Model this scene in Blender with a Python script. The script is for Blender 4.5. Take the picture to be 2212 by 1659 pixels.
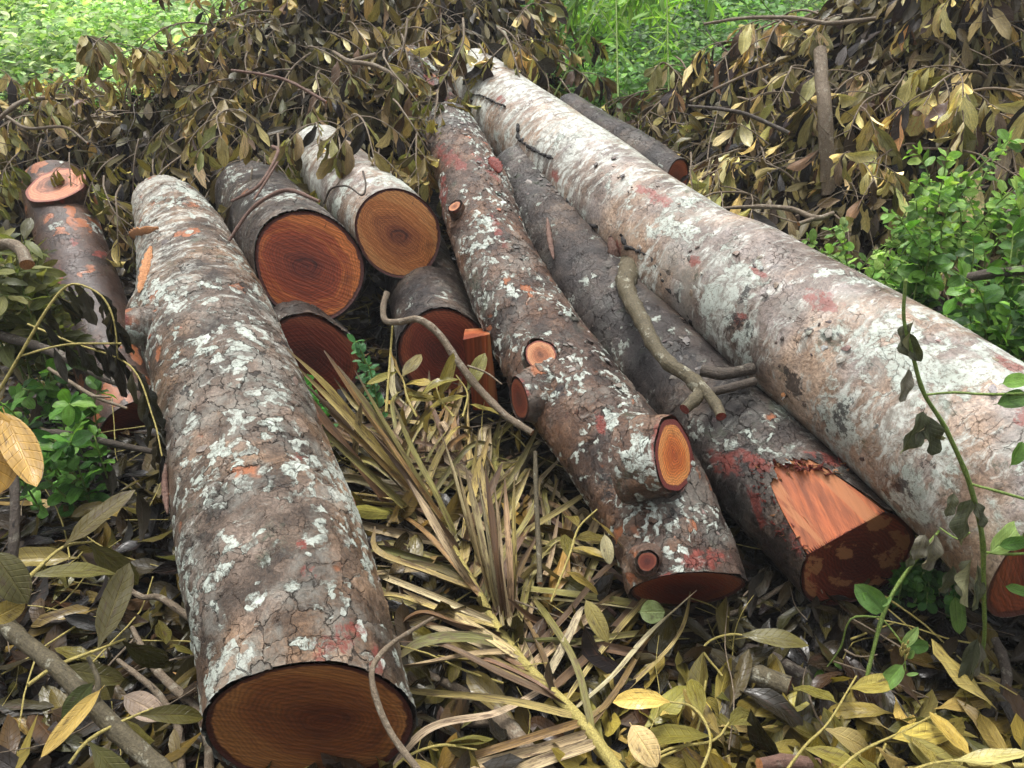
import bpy, math, random
import numpy as np
from mathutils import Vector, Matrix

for o in list(bpy.data.objects): bpy.data.objects.remove(o)
random.seed(7); rng = np.random.default_rng(7)
sc = bpy.context.scene
col = sc.collection
R = math.radians

# ------------------------------------------------------------------ camera
PITCH, CAMZ, F, CX, CY = R(32.0), 1.75, 1671.0, 1106.0, 829.5
cam = bpy.data.objects.new('camera', bpy.data.cameras.new('camera'))
col.objects.link(cam); sc.camera = cam
cam.location = (0, 0, CAMZ); cam.rotation_euler = (R(90) - PITCH, 0, 0)
cam.data.sensor_width = 36; cam.data.lens = 36 * F / 2212.0
cam.data.clip_start = 0.02; cam.data.clip_end = 500

# ------------------------------------------------------------------ sky, sun, exposure
SUN_EL, SUN_AZ = R(68), R(-20)          # azimuth measured from +Y towards +X
w = bpy.data.worlds.new('World'); sc.world = w; w.use_nodes = True
nt = w.node_tree; nt.nodes.clear()
sky = nt.nodes.new('ShaderNodeTexSky'); sky.sky_type = 'NISHITA'; sky.sun_disc = False
sky.sun_elevation = SUN_EL; sky.sun_rotation = SUN_AZ; sky.dust_density = 4; sky.air_density = 1.2
hs = nt.nodes.new('ShaderNodeHueSaturation'); hs.inputs['Saturation'].default_value = 0.14
bg = nt.nodes.new('ShaderNodeBackground'); bg.inputs['Strength'].default_value = 0.15
wo = nt.nodes.new('ShaderNodeOutputWorld')
tcw = nt.nodes.new('ShaderNodeTexCoord'); sx = nt.nodes.new('ShaderNodeSeparateXYZ'); nt.links.new(tcw.outputs['Generated'], sx.inputs[0])
mr = nt.nodes.new('ShaderNodeMapRange'); nt.links.new(sx.outputs[2], mr.inputs[0])
for k_, v_ in zip((1, 2, 3, 4), (0.05, 0.95, 0.10, 1.75)): mr.inputs[k_].default_value = v_      # cloud cover: brighter overhead than near the horizon
mu = nt.nodes.new('ShaderNodeVectorMath'); mu.operation = 'SCALE'; nt.links.new(mr.outputs[0], mu.inputs['Scale'])
nt.links.new(sky.outputs[0], hs.inputs['Color']); nt.links.new(hs.outputs[0], mu.inputs[0]); nt.links.new(mu.outputs[0], bg.inputs[0]); nt.links.new(bg.outputs[0], wo.inputs[0])
sl = bpy.data.lights.new('sun', 'SUN'); sl.energy = 1.5; sl.angle = R(14); sl.color = (1, 0.96, 0.9)
sun = bpy.data.objects.new('sun', sl); col.objects.link(sun)
sd = Vector((math.sin(SUN_AZ) * math.cos(SUN_EL), math.cos(SUN_AZ) * math.cos(SUN_EL), math.sin(SUN_EL)))
sun.rotation_euler = sd.to_track_quat('Z', 'Y').to_euler(); sun.location = (0, 0, 8)
sc.view_settings.view_transform = 'Standard'; sc.view_settings.look = 'None'
sc.view_settings.exposure = 0.74; sc.view_settings.gamma = 1
sc.cycles.max_bounces = 6; sc.cycles.diffuse_bounces = 2; sc.cycles.glossy_bounces = 2; sc.cycles.transmission_bounces = 3

# ------------------------------------------------------------------ helpers
FW = np.array([0, math.cos(PITCH), -math.sin(PITCH)]); UP = np.array([0, math.sin(PITCH), math.cos(PITCH)])
RT = np.array([1.0, 0, 0]); CAM = np.array([0, 0, CAMZ])
def P(px, py, d):
    return CAM + d * (FW + RT * (px - CX) / F - UP * (py - CY) / F)
def proj(V):
    q = V - CAM; d = q @ FW
    return CX + F * (q @ RT) / d, CY - F * (q @ UP) / d, d
def sstep(a, b, x):
    t = np.clip((x - a) / (b - a), 0, 1); return t * t * (3 - 2 * t)
_ph = np.random.default_rng(3).uniform(0, 6.28, (40, 4)); _dr = np.random.default_rng(4).normal(size=(40, 3))
_dr /= np.linalg.norm(_dr, axis=1)[:, None]
def lump(V, freq, n=12, off=0):
    V = np.asarray(V, float); s = 0
    for i in range(n):
        k = (i + off) % 40
        s = s + np.sin(V @ (_dr[k] * freq * (0.6 + 0.9 * (i / n))) + _ph[k, 0])
    return s / n
def gz(x, y):
    x = np.asarray(x, float); y = np.asarray(y, float)
    s = np.maximum(y - 3.0, 0)
    base = 0.16 * s + 0.05 * np.maximum(y - 9, 0)
    return base + 0.03 * np.sin(x * 2.1 + 1) * np.cos(y * 1.7) + 0.012 * np.sin(x * 7 + y * 5)
def G(px, py, h=0.03):
    d = 1.0
    q = FW + RT * (px - CX) / F - UP * (py - CY) / F
    for i in range(400):
        p = CAM + d * q
        if p[2] < gz(p[0], p[1]) + h: break
        d += 0.02
    return p
def nrm(a):
    a = np.asarray(a, float); return a / (np.linalg.norm(a, axis=-1, keepdims=True) + 1e-9)

def tag(o, label=None, cat=None, group=None, kind=None):
    if label: o['label'] = label
    if cat: o['category'] = cat
    if group: o['group'] = group
    if kind: o['kind'] = kind
    return o
def empty(name, loc, label, cat, group=None):
    o = bpy.data.objects.new(name, None); col.objects.link(o); o.location = loc; o.empty_display_size = 0.1
    return tag(o, label, cat, group)
def mk(name, V, polys, mats, parent=None, attrs=None, midx=None, smooth=True, loc=None):
    """one mesh object; V (n,3) in world space, made local to parent/loc"""
    V = np.asarray(V, float)
    org = np.zeros(3)
    if parent is not None: org = np.array(parent.location)
    elif loc is not None: org = np.asarray(loc, float)
    if isinstance(polys, np.ndarray): polys = [polys]
    polys = [np.asarray(p) for p in polys if len(p)]
    loops = np.concatenate([p.ravel() for p in polys]).astype(np.int32)
    tot = np.concatenate([np.full(len(p), p.shape[1]) for p in polys]).astype(np.int32)
    st = np.concatenate([[0], np.cumsum(tot)[:-1]]).astype(np.int32)
    me = bpy.data.meshes.new(name)
    me.vertices.add(len(V)); me.vertices.foreach_set('co', (V - org).astype(np.float32).ravel())
    me.loops.add(len(loops)); me.loops.foreach_set('vertex_index', loops)
    me.polygons.add(len(tot)); me.polygons.foreach_set('loop_start', st); me.polygons.foreach_set('loop_total', tot)
    if not isinstance(mats, (list, tuple)): mats = [mats]
    for m in mats: me.materials.append(m)
    if midx is not None: me.polygons.foreach_set('material_index', np.asarray(midx, np.int32))
    me.polygons.foreach_set('use_smooth', np.full(len(tot), smooth))
    for k, a in (attrs or {}).items():
        a = np.asarray(a, np.float32)
        if a.ndim == 1:
            t = me.attributes.new(k, 'FLOAT', 'POINT'); t.data.foreach_set('value', a)
        elif a.shape[1] == 3:
            t = me.attributes.new(k, 'FLOAT_VECTOR', 'POINT'); t.data.foreach_set('vector', a.ravel())
        else:
            t = me.attributes.new(k, 'FLOAT_COLOR', 'POINT'); t.data.foreach_set('color', a.ravel())
    me.update(calc_edges=True); me.validate()
    o = bpy.data.objects.new(name, me); col.objects.link(o)
    if parent is not None: o.parent = parent
    else: o.location = org
    return o

# ------------------------------------------------------------------ node helpers
class Mat:
    def __init__(s, name):
        s.m = bpy.data.materials.new(name); s.m.use_nodes = True; s.t = s.m.node_tree; s.t.nodes.clear()
        s.out = s.t.nodes.new('ShaderNodeOutputMaterial')
    def n(s, typ, ins=None, **props):
        nd = s.t.nodes.new('ShaderNode' + typ)
        for k, v in props.items(): setattr(nd, k, v)
        for k, v in (ins or {}).items():
            sk = nd.inputs[k]
            if isinstance(v, bpy.types.NodeSocket): s.t.links.new(v, sk)
            else:
                if sk.type == 'RGBA' and len(v) == 3: v = (*v, 1)
                sk.default_value = v
        return nd
    def attr(s, name): return s.n('Attribute', attribute_name=name)
    def noise(s, vec, scale, detail=4, rough=0.55, dist=0.0):
        return s.n('TexNoise', {'Vector': vec, 'Scale': scale, 'Detail': detail, 'Roughness': rough, 'Distortion': dist}).outputs['Fac']
    def math(s, op, a, b=0.0, c=None):
        d = {0: a, 1: b}
        if c is not None: d[2] = c
        return s.n('Math', d, operation=op).outputs[0]
    def vm(s, op, a, b): return s.n('VectorMath', {0: a, 1: b}, operation=op).outputs[0]
    def mapr(s, v, a, b, c=0.0, d=1.0, smooth=True):
        return s.n('MapRange', {'Value': v, 'From Min': a, 'From Max': b, 'To Min': c, 'To Max': d},
                   interpolation_type='SMOOTHSTEP' if smooth else 'LINEAR').outputs[0]
    def mix(s, f, a, b, blend='MIX'):
        nd = s.t.nodes.new('ShaderNodeMix'); nd.data_type = 'RGBA'; nd.blend_type = blend
        for i, v in ((0, f), (6, a), (7, b)):
            sk = nd.inputs[i]
            if isinstance(v, bpy.types.NodeSocket): s.t.links.new(v, sk)
            elif i == 0: sk.default_value = v
            else: sk.default_value = (*v, 1) if len(v) == 3 else v
        return nd.outputs[2]
    def ramp(s, v, stops):
        nd = s.n('ValToRGB', {0: v}); e = nd.color_ramp.elements
        while len(e) < len(stops): e.new(0.5)
        for i, (p, c) in enumerate(stops): e[i].position = p; e[i].color = (*c, 1)
        return nd.outputs[0]
    def bsdf(s, color, rough=0.5, height=None, bump=0.003, spec=0.5, **kw):
        ins = {'Base Color': color, 'Roughness': rough, 'Specular IOR Level': spec}
        ins.update(kw)
        if height is not None:
            ins['Normal'] = s.n('Bump', {'Height': height, 'Distance': bump, 'Strength': 1.0}).outputs[0]
        b = s.n('BsdfPrincipled', ins); return b.outputs[0]
    def end(s, surf):
        s.t.links.new(surf, s.out.inputs['Surface']); return s.m

def bark_mat(name, c1, c2, c3, pale=(0.60, 0.62, 0.56), streak=0.3, lichen=0.5, orange=0.1, plate=22, platey=1.0,
             moss=0.3, red=0.2, rough=0.42, disp=0.011, crackmask=0.5, lsc=5.0, asp=0.75, grd=0.0, filmy=1.0):
    m = Mat(name)
    bc = m.attr('bc').outputs['Vector']
    dn = m.n('TexNoise', {'Vector': bc, 'Scale': 11.0, 'Detail': 4.0}).outputs['Color']
    co = m.vm('ADD', bc, m.vm('MULTIPLY', m.vm('SUBTRACT', dn, (0.5, 0.5, 0.5)), (0.06, 0.06, 0.06)))
    ub = m.attr('uvb').outputs['Vector']
    dn2 = m.n('TexNoise', {'Vector': bc, 'Scale': 34.0, 'Detail': 5.0, 'Roughness': 0.65}).outputs['Color']
    dn1 = m.n('TexNoise', {'Vector': bc, 'Scale': 7.0, 'Detail': 3.0}).outputs['Color']
    uv = m.vm('ADD', ub, m.vm('MULTIPLY', m.vm('SUBTRACT', dn2, (0.5, 0.5, 0.5)), (0.035, 0.035, 0)))
    uv = m.vm('ADD', uv, m.vm('MULTIPLY', m.vm('SUBTRACT', dn1, (0.5, 0.5, 0.5)), (0.10, 0.10, 0)))
    cv = m.vm('MULTIPLY', uv, (1, asp, 1))
    def vor(sc_):
        f1 = m.n('TexVoronoi', {'Vector': cv, 'Scale': float(sc_), 'Randomness': 0.85}, voronoi_dimensions='2D', distance='CHEBYCHEV', feature='F1')
        f2 = m.n('TexVoronoi', {'Vector': cv, 'Scale': float(sc_), 'Randomness': 0.85}, voronoi_dimensions='2D', distance='CHEBYCHEV', feature='F2')
        return m.math('SUBTRACT', f2.outputs['Distance'], f1.outputs['Distance']), m.n('SeparateColor', {0: f1.outputs['Color']})
    edge, sp = vor(plate); edge2, c2ell = vor(plate * 2.6)
    ca, cb, cc = sp.outputs[0], sp.outputs[1], sp.outputs[2]
    region = m.noise(bc, 3.1, 3)
    cm = m.mapr(m.math('ADD', m.math('MULTIPLY', region, 0.6), m.math('MULTIPLY', m.noise(bc, 13.0, 4), 0.4)), crackmask - 0.04, crackmask + 0.05)
    cr = m.mapr(edge, 0.0, 0.055)
    cr2 = m.mapr(edge2, 0.0, 0.09)
    inv = m.math('SUBTRACT', 1.0, m.math('MULTIPLY', cm, m.math('SUBTRACT', 1.0, cr)))
    inv2 = m.math('SUBTRACT', 1.0, m.math('MULTIPLY', m.mapr(m.noise(co, 9.0, 4), 0.50, 0.60), m.math('MULTIPLY', m.math('SUBTRACT', 1.0, cr2), 0.7)))
    crack = m.math('MULTIPLY', inv, inv2)
    tz = m.math('MULTIPLY', m.math('SUBTRACT', m.attr('tz').outputs['Fac'], 0.5), grd)
    n1 = m.noise(co, 6.0, 9, 0.68)
    n1b = m.math('ADD', n1, m.math('MULTIPLY', m.math('SUBTRACT', ca, 0.5), 0.16 * platey))
    colr = m.ramp(n1b, [(0.32, c1), (0.5, c2), (0.68, c3)])
    wet = m.mapr(m.noise(bc, 2.6, 4, 0.6), 0.4, 0.62)
    colr = m.mix(1.0, colr, m.mix(wet, (0.74, 0.73, 0.76), (1.25, 1.05, 0.86)), 'MULTIPLY')
    fine = m.noise(co, 110.0, 7, 0.78)
    colr = m.mix(1.0, colr, m.ramp(fine, [(0.34, (0.35, 0.35, 0.35)), (0.66, (1.6, 1.6, 1.6))]), 'MULTIPLY')
    # circumferential pale streaks
    sv = m.vm('MULTIPLY', co, (1, 1, 3.6))
    sn = m.noise(sv, 8.5, 10, 0.74)
    sreg = m.math('SUBTRACT', m.math('MULTIPLY', m.math('SUBTRACT', m.noise(bc, 2.3, 3), 0.5), 0.5), tz)
    sm = m.mapr(m.math('ADD', sn, sreg), 0.63 - 0.22 * streak, 0.77 - 0.22 * streak)
    colr = m.mix(m.math('MULTIPLY', sm, min(1, streak * 1.6)), colr, m.mix(m.mapr(m.noise(co, 38.0, 7, 0.75), 0.38, 0.60), (0.22, 0.20, 0.165), tuple(q * .92 for q in pale)))
    # lichen plates
    ln = m.math('ADD', m.noise(co, lsc, 9, 0.62), m.math('MULTIPLY', m.math('SUBTRACT', cb, 0.5), 0.20 * platey))
    ln = m.math('ADD', ln, m.math('MULTIPLY', tz, 0.6))
    ln = m.math('ADD', ln, m.math('MULTIPLY', m.math('SUBTRACT', m.noise(m.vm('ADD', bc, (1.3, 5.1, 2.2)), 3.6, 4, 0.6), 0.52), 0.75))
    ln = m.math('ADD', ln, m.math('MULTIPLY', m.math('SUBTRACT', c2ell.outputs[0], 0.5), 0.30 * platey))
    ln = m.math('ADD', ln, m.math('MULTIPLY', m.math('SUBTRACT', fine, 0.5), 0.22))
    lm = m.mapr(ln, 0.715 - 0.3 * lichen, 0.80 - 0.3 * lichen)
    lcol = m.mix(m.noise(co, 9.0, 4), pale, (0.42, 0.50, 0.44))
    lcol = m.mix(m.mapr(m.noise(co, 75.0, 7, 0.8), 0.47, 0.62), lcol, (0.17, 0.15, 0.12))
    lcol = m.mix(1.0, lcol, m.ramp(m.noise(co, 14.0, 5, 0.6), [(0.3, (0.6, 0.62, 0.6)), (0.7, (1.15, 1.15, 1.15))]), 'MULTIPLY')
    colr = m.mix(m.math('MULTIPLY', lm, 0.86), colr, lcol)
    film = m.math('ADD', m.noise(m.vm('ADD', co, (3.7, 8.1, 0.4)), 9.0, 9, 0.74), m.math('MULTIPLY', m.math('SUBTRACT', region, 0.5), 0.5))
    colr = m.mix(m.math('MULTIPLY', m.mapr(film, 0.47, 0.66), (0.22 + 0.3 * lichen) * filmy), colr, m.mix(m.noise(co, 22.0, 5, 0.7), (0.17, 0.17, 0.145), (0.42, 0.43, 0.38)))
    gm = m.mapr(m.noise(m.vm('ADD', co, (9.9, 1.2, 6.3)), 5.0, 8, 0.72), 0.60, 0.70)
    colr = m.mix(m.math('MULTIPLY', gm, 0.65), colr, m.mix(m.noise(co, 45.0, 5, 0.7), (0.035, 0.045, 0.030), (0.12, 0.15, 0.10)))
    # dark mould and moss
    mm = m.mapr(m.math('ADD', m.noise(m.vm('ADD', co, (7.1, 3.3, 1.7)), 7.0, 9, 0.76), m.math('MULTIPLY', tz, 0.5)), 0.70 - 0.2 * moss, 0.78 - 0.2 * moss)
    colr = m.mix(m.math('MULTIPLY', mm, 0.8), colr, m.mix(m.noise(co, 19.0), (0.012, 0.014, 0.016), (0.06, 0.075, 0.035)))
    # inner bark where plates have dropped off
    om = m.math('MULTIPLY', m.mapr(m.math('ADD', cc, m.math('MULTIPLY', m.noise(bc, 5.0, 4), 1.0)), 1.72 - 1.0 * orange, 1.78 - 1.0 * orange), 0.9)
    colr = m.mix(om, colr, m.mix(m.noise(co, 40.0, 5), (0.13, 0.045, 0.025), (0.42, 0.145, 0.05)))
    rm = m.mapr(m.noise(m.vm('ADD', co, (2.1, 9.3, 4.7)), 6.0, 8, 0.7), 0.76 - 0.22 * red, 0.84 - 0.22 * red)
    ra = m.mapr(m.math('MULTIPLY', m.attr('red').outputs['Fac'], m.math('ADD', m.math('MULTIPLY', m.math('SUBTRACT', m.noise(co, 22.0, 9, 0.75), 0.5), 3.0), 0.62)), 0.42, 0.66)
    colr = m.mix(m.math('MAXIMUM', m.math('MULTIPLY', rm, 0.55), m.math('MULTIPLY', ra, 0.78)), colr,
                 m.mix(m.noise(co, 30.0, 5), (0.07, 0.016, 0.014), (0.30, 0.055, 0.035)))
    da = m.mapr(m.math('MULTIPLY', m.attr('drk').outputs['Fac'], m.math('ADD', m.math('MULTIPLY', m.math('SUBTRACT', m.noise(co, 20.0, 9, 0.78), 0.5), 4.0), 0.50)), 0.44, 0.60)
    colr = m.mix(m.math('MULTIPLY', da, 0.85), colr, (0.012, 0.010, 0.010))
    colr = m.mix(m.math('MULTIPLY', m.math('SUBTRACT', 1.0, crack), 0.85), colr, (0.018, 0.013, 0.010))
    h = m.math('ADD', m.math('MULTIPLY', crack, 0.55), m.math('MULTIPLY', m.math('MULTIPLY', ca, cm), 0.55 * platey))
    h = m.math('ADD', h, m.math('MULTIPLY', c2ell.outputs[1], 0.22 * platey))
    h = m.math('ADD', h, m.math('MULTIPLY', fine, 0.42))
    h = m.math('ADD', h, m.math('MULTIPLY', n1, 0.5))
    h = m.math('SUBTRACT', h, m.math('MULTIPLY', om, 0.30))
    h = m.math('ADD', h, m.math('MULTIPLY', lm, 0.18))
    rg = m.math('ADD', m.mapr(m.noise(co, 16.0, 5), 0.3, 0.7, rough - 0.12, rough + 0.15), m.math('MULTIPLY', lm, 0.15))
    s = m.bsdf(colr, rg, spec=0.36)
    dsp = m.n('Displacement', {'Height': h, 'Midlevel': 0.6, 'Scale': disp}).outputs[0]
    m.t.links.new(dsp, m.out.inputs['Displacement'])
    m.m.displacement_method = 'BOTH'
    return m.end(s)

def wood_mat(name, heart, mid, outer, rim=(0.07, 0.018, 0.012), ring=55, saw=0.35, sawang=0.4, pith=(0.0, 0.0), rough=0.42, patch=None, heart_r=0.62, rimw=0.93):
    """sawn end grain; 'cc' = (u,v) in radii of the cut, t radial fraction"""
    m = Mat(name)
    cc = m.attr('cc').outputs['Vector']
    sep = m.n('SeparateXYZ', {0: cc}); t = sep.outputs[2]
    xy = m.n('CombineXYZ', {0: sep.outputs[0], 1: sep.outputs[1]}).outputs[0]
    off = m.vm('SUBTRACT', xy, (pith[0], pith[1], 0))
    nv = m.n('TexNoise', {'Vector': off, 'Scale': 1.7, 'Detail': 4.0}).outputs['Color']
    dv = m.vm('ADD', off, m.vm('MULTIPLY', m.vm('SUBTRACT', nv, (0.5, 0.5, 0.5)), (0.35, 0.35, 0)))
    r = m.n('VectorMath', {0: dv}, operation='LENGTH').outputs['Value']
    wob = m.math('ADD', r, m.math('MULTIPLY', m.noise(off, 9.0, 4), 0.03))
    rings = m.math('SINE', m.math('MULTIPLY', wob, float(ring)))
    rings2 = m.math('SINE', m.math('MULTIPLY', wob, ring * 0.37))
    rings3 = m.math('SINE', m.math('MULTIPLY', wob, ring * 2.6))
    rg = m.math('MULTIPLY', m.math('ADD', m.math('MULTIPLY', rings, 0.5), m.math('MULTIPLY', rings2, 0.8)), 0.085)
    rr = m.math('ADD', m.math('ADD', r, m.math('MULTIPLY', m.math('SUBTRACT', m.noise(off, 2.2, 5), 0.5), 0.5)), rg)
    c = m.ramp(rr, [(0.02, tuple(x * 0.35 for x in heart)), (0.10, heart), (heart_r, mid), (min(heart_r + 0.25, 0.98), outer)])
    ca, sa = math.cos(sawang), math.sin(sawang)
    ln = m.n('VectorMath', {0: xy, 1: (ca, sa, 0)}, operation='DOT_PRODUCT').outputs['Value']
    l2 = m.n('VectorMath', {0: xy, 1: (-sa, ca, 0)}, operation='DOT_PRODUCT').outputs['Value']
    sv = m.n('CombineXYZ', {0: m.math('MULTIPLY', ln, 30.0), 1: m.math('MULTIPLY', l2, 1.3)}).outputs[0]
    sn = m.noise(sv, 1.6, 6, 0.7)
    c = m.mix(1.0, c, m.ramp(sn, [(0.25, (1 - saw, 1 - saw, 1 - saw)), (0.75, (1 + saw, 1 + saw, 1 + saw))]), 'MULTIPLY')
    c = m.mix(1.0, c, m.ramp(m.math('ADD', m.math('MULTIPLY', rings3, 0.25), m.noise(off, 14.0, 6, 0.7)), [(0.2, (0.72, 0.72, 0.72)), (0.8, (1.28, 1.28, 1.28))]), 'MULTIPLY')
    arc = m.math('SINE', m.math('ADD', m.math('MULTIPLY', ln, 75.0), m.math('MULTIPLY', m.noise(xy, 3.0, 3), 9.0)))
    c = m.mix(1.0, c, m.ramp(m.math('MULTIPLY', arc, m.noise(xy, 3.5, 3)), [(0.1, (1, 1, 1)), (0.45, (0.80, 0.78, 0.76))]), 'MULTIPLY')
    st = m.mapr(m.noise(xy, 2.4, 6, 0.6), 0.52, 0.74)
    c = m.mix(m.math('MULTIPLY', st, 0.55), c, tuple(x * 0.4 for x in heart))
    if patch:
        pm = m.mapr(m.noise(m.vm('ADD', xy, (3.0, 1.0, 0)), 1.5, 7, 0.6), 0.53, 0.56)
        c = m.mix(m.math('MULTIPLY', pm, 0.85), c, patch)
    so = m.n('SeparateXYZ', {0: off}); ang = m.math('ARCTAN2', so.outputs[1], so.outputs[0])
    ck = m.noise(m.n('CombineXYZ', {0: m.math('MULTIPLY', ang, 9.0), 1: m.math('MULTIPLY', r, 1.1)}).outputs[0], 1.3, 3, 0.6)
    c = m.mix(m.math('MULTIPLY', m.mapr(ck, 0.70, 0.73), 0.75), c, (0.02, 0.008, 0.006))
    rn = m.math('ADD', t, m.math('MULTIPLY', m.math('SUBTRACT', m.noise(xy, 5.0, 7, 0.7), 0.5), 0.13))
    c = m.mix(m.mapr(rn, rimw, rimw + 0.02), c, rim)
    h = m.math('ADD', m.math('MULTIPLY', sn, 1.3), m.math('MULTIPLY', arc, 0.12))
    return m.end(m.bsdf(c, m.mapr(sn, 0.3, 0.7, rough - 0.08, rough + 0.12), h, 0.0025, spec=0.4))

def leaf_mat(name, rough=0.33, back=(1.5, 1.35, 1.1), trans=0.12, vein=0.35, spots=0.5, hvar=0.25):
    m = Mat(name)
    tint = m.attr('tint').outputs['Color']; luv = m.attr('luv').outputs['Vector']
    sep = m.n('SeparateXYZ', {0: luv}); t, s, rnd = sep.outputs[0], sep.outputs[1], sep.outputs[2]
    a = m.math('ABSOLUTE', s)
    pv = m.n('CombineXYZ', {0: m.math('ADD', t, m.math('MULTIPLY', rnd, 37.0)), 1: s, 2: rnd}).outputs[0]
    c = m.mix(1.0, tint, m.ramp(m.noise(pv, 3.0, 5, 0.6), [(0.25, (0.6, 0.56, 0.5)), (0.75, (1.4, 1.4, 1.4))]), 'MULTIPLY')
    oi = m.n('ObjectInfo').outputs['Random']
    c = m.mix(1.0, c, m.ramp(oi, [(0.0, (1 - hvar, 1 - hvar, 1 - hvar)), (0.5, (1, 1, 1)), (1.0, (1 + hvar, 1 + hvar * 0.8, 1 + hvar * 0.4))]), 'MULTIPLY')
    sp_ = m.math('MAXIMUM', m.mapr(m.noise(pv, 9.0, 5, 0.7), 0.60, 0.67), m.mapr(m.noise(pv, 2.6, 5, 0.65), 0.56, 0.66))
    c = m.mix(m.math('MULTIPLY', sp_, spots), c, (0.035, 0.018, 0.012))
    vw = m.math('SINE', m.math('MULTIPLY', m.math('SUBTRACT', t, m.math('MULTIPLY', a, 0.13)), 62.0))
    vm_ = m.math('MAXIMUM', m.mapr(vw, 0.80, 0.98), m.mapr(a, 0.03, 0.09, 1.0, 0.0))
    bf = m.n('NewGeometry').outputs['Backfacing']
    cb = m.mix(1.0, c, back, 'MULTIPLY')
    c = m.mix(bf, c, cb)
    c = m.mix(m.math('MULTIPLY', vm_, vein), c, m.mix(1.0, c, (1.7, 1.6, 1.3), 'MULTIPLY'))
    h = m.math('SUBTRACT', m.math('MULTIPLY', m.noise(pv, 6.0, 3), 0.4), m.math('MULTIPLY', vm_, 0.5))
    rg = m.math('ADD', m.math('MULTIPLY', bf, 0.2), m.mapr(m.noise(pv, 5.0, 4), 0.35, 0.65, rough - 0.12, rough + 0.22))
    p = m.bsdf(c, rg, h, 0.0018, spec=0.28)
    if trans:
        tr = m.n('BsdfTranslucent', {'Color': m.mix(1.0, c, (1.5, 1.6, 0.9), 'MULTIPLY')}).outputs[0]
        p = m.n('MixShader', {0: trans, 1: p, 2: tr}).outputs[0]
    return m.end(p)

def simple_bark(name, c1, c2, pale=(0.4, 0.38, 0.3), rough=0.62, pamt=0.4, scale=60.0):
    m = Mat(name)
    v = m.attr('bc').outputs['Vector']
    n1 = m.noise(v, scale, 7, 0.65); n2 = m.noise(m.vm('MULTIPLY', v, (1, 1, 0.25)), scale * 2.2, 5)
    c = m.mix(n1, c1, c2)
    c = m.mix(m.math('MULTIPLY', m.mapr(m.noise(v, scale * 0.55, 7, 0.7), 0.56, 0.62), pamt), c, pale)
    c = m.mix(m.mapr(n2, 0.62, 0.72), c, tuple(x * 0.35 for x in c1))
    n3 = m.noise(v, scale * 4.5, 6, 0.75)
    c = m.mix(1.0, c, m.ramp(n3, [(0.35, (0.5, 0.5, 0.5)), (0.66, (1.45, 1.45, 1.45))]), 'MULTIPLY')
    h = m.math('ADD', m.math('ADD', n1, m.math('MULTIPLY', n2, 0.7)), m.math('MULTIPLY', n3, 0.5))
    return m.end(m.bsdf(c, rough, h, 0.006, spec=0.3))

MT = {}
MT['barkA'] = bark_mat('bark_plated', (0.034, 0.023, 0.015), (0.11, 0.077, 0.052), (0.25, 0.19, 0.14), streak=0.50, lichen=0.54, orange=0.24, plate=19, moss=0.15, red=0.12, crackmask=0.49, lsc=4.2, asp=0.8, grd=0.14)
MT['barkB'] = bark_mat('bark_flaky', (0.024, 0.016, 0.012), (0.075, 0.045, 0.030), (0.15, 0.10, 0.07), streak=0.15, lichen=0.33, orange=0.19, plate=30, platey=1.2, moss=0.48, red=0.32, crackmask=0.47, grd=-0.12, filmy=0.8, lsc=7.0, disp=0.011, rough=0.38)
MT['barkC'] = bark_mat('bark_pale', (0.085, 0.058, 0.040), (0.23, 0.185, 0.150), (0.42, 0.38, 0.345), streak=0.86, lichen=0.5, orange=0.05, plate=17, platey=0.4, moss=0.32, red=0.30, crackmask=0.62, lsc=6.5, disp=0.0045, rough=0.36, grd=0.22)
MT['barkD'] = bark_mat('bark_dark', (0.012, 0.009, 0.008), (0.036, 0.028, 0.024), (0.095, 0.076, 0.062), pale=(0.42, 0.42, 0.38), streak=0.32, lichen=0.20, orange=0.10, plate=24, platey=0.9, moss=0.5, red=0.25, crackmask=0.5, lsc=6.0, disp=0.010, rough=0.42, filmy=0.45)
MT['barkE'] = bark_mat('bark_wet_smooth', (0.016, 0.010, 0.008), (0.050, 0.030, 0.022), (0.10, 0.066, 0.052), streak=0.08, lichen=0.10, orange=0.33, plate=17, platey=0.8, moss=0.2, red=0.2, crackmask=0.6, disp=0.004, rough=0.36, filmy=0.2)
MT['wood_red'] = wood_mat('end_grain_red', (0.13, 0.022, 0.011), (0.29, 0.055, 0.018), (0.52, 0.155, 0.038), ring=60, saw=0.45, sawang=1.25, pith=(-0.08, 0.0))
MT['wood_tan'] = wood_mat('end_grain_tan', (0.17, 0.042, 0.015), (0.45, 0.155, 0.042), (0.54, 0.235, 0.075), ring=70, saw=0.22, sawang=0.9, pith=(0.0, -0.05))
MT['wood_brown'] = wood_mat('end_grain_brown', (0.12, 0.030, 0.011), (0.25, 0.085, 0.026), (0.37, 0.155, 0.048), ring=52, saw=0.25, sawang=1.35, pith=(0.12, 0.1), rough=0.36)
MT['wood_dark'] = wood_mat('end_grain_dark_red', (0.08, 0.014, 0.009), (0.17, 0.030, 0.015), (0.24, 0.06, 0.026), ring=44, saw=0.3, sawang=0.7)
MT['wood_patch'] = wood_mat('end_grain_stained', (0.085, 0.016, 0.010), (0.13, 0.026, 0.014), (0.22, 0.05, 0.025), ring=40, saw=0.3, sawang=0.9, patch=(0.36, 0.165, 0.07))
MT['wood_fresh'] = wood_mat('fresh_cut_orange', (0.40, 0.085, 0.022), (0.62, 0.19, 0.045), (0.66, 0.27, 0.08), rim=(0.17, 0.035, 0.028), ring=30, saw=0.4, sawang=0.7, rimw=0.84, heart_r=0.5)
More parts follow.
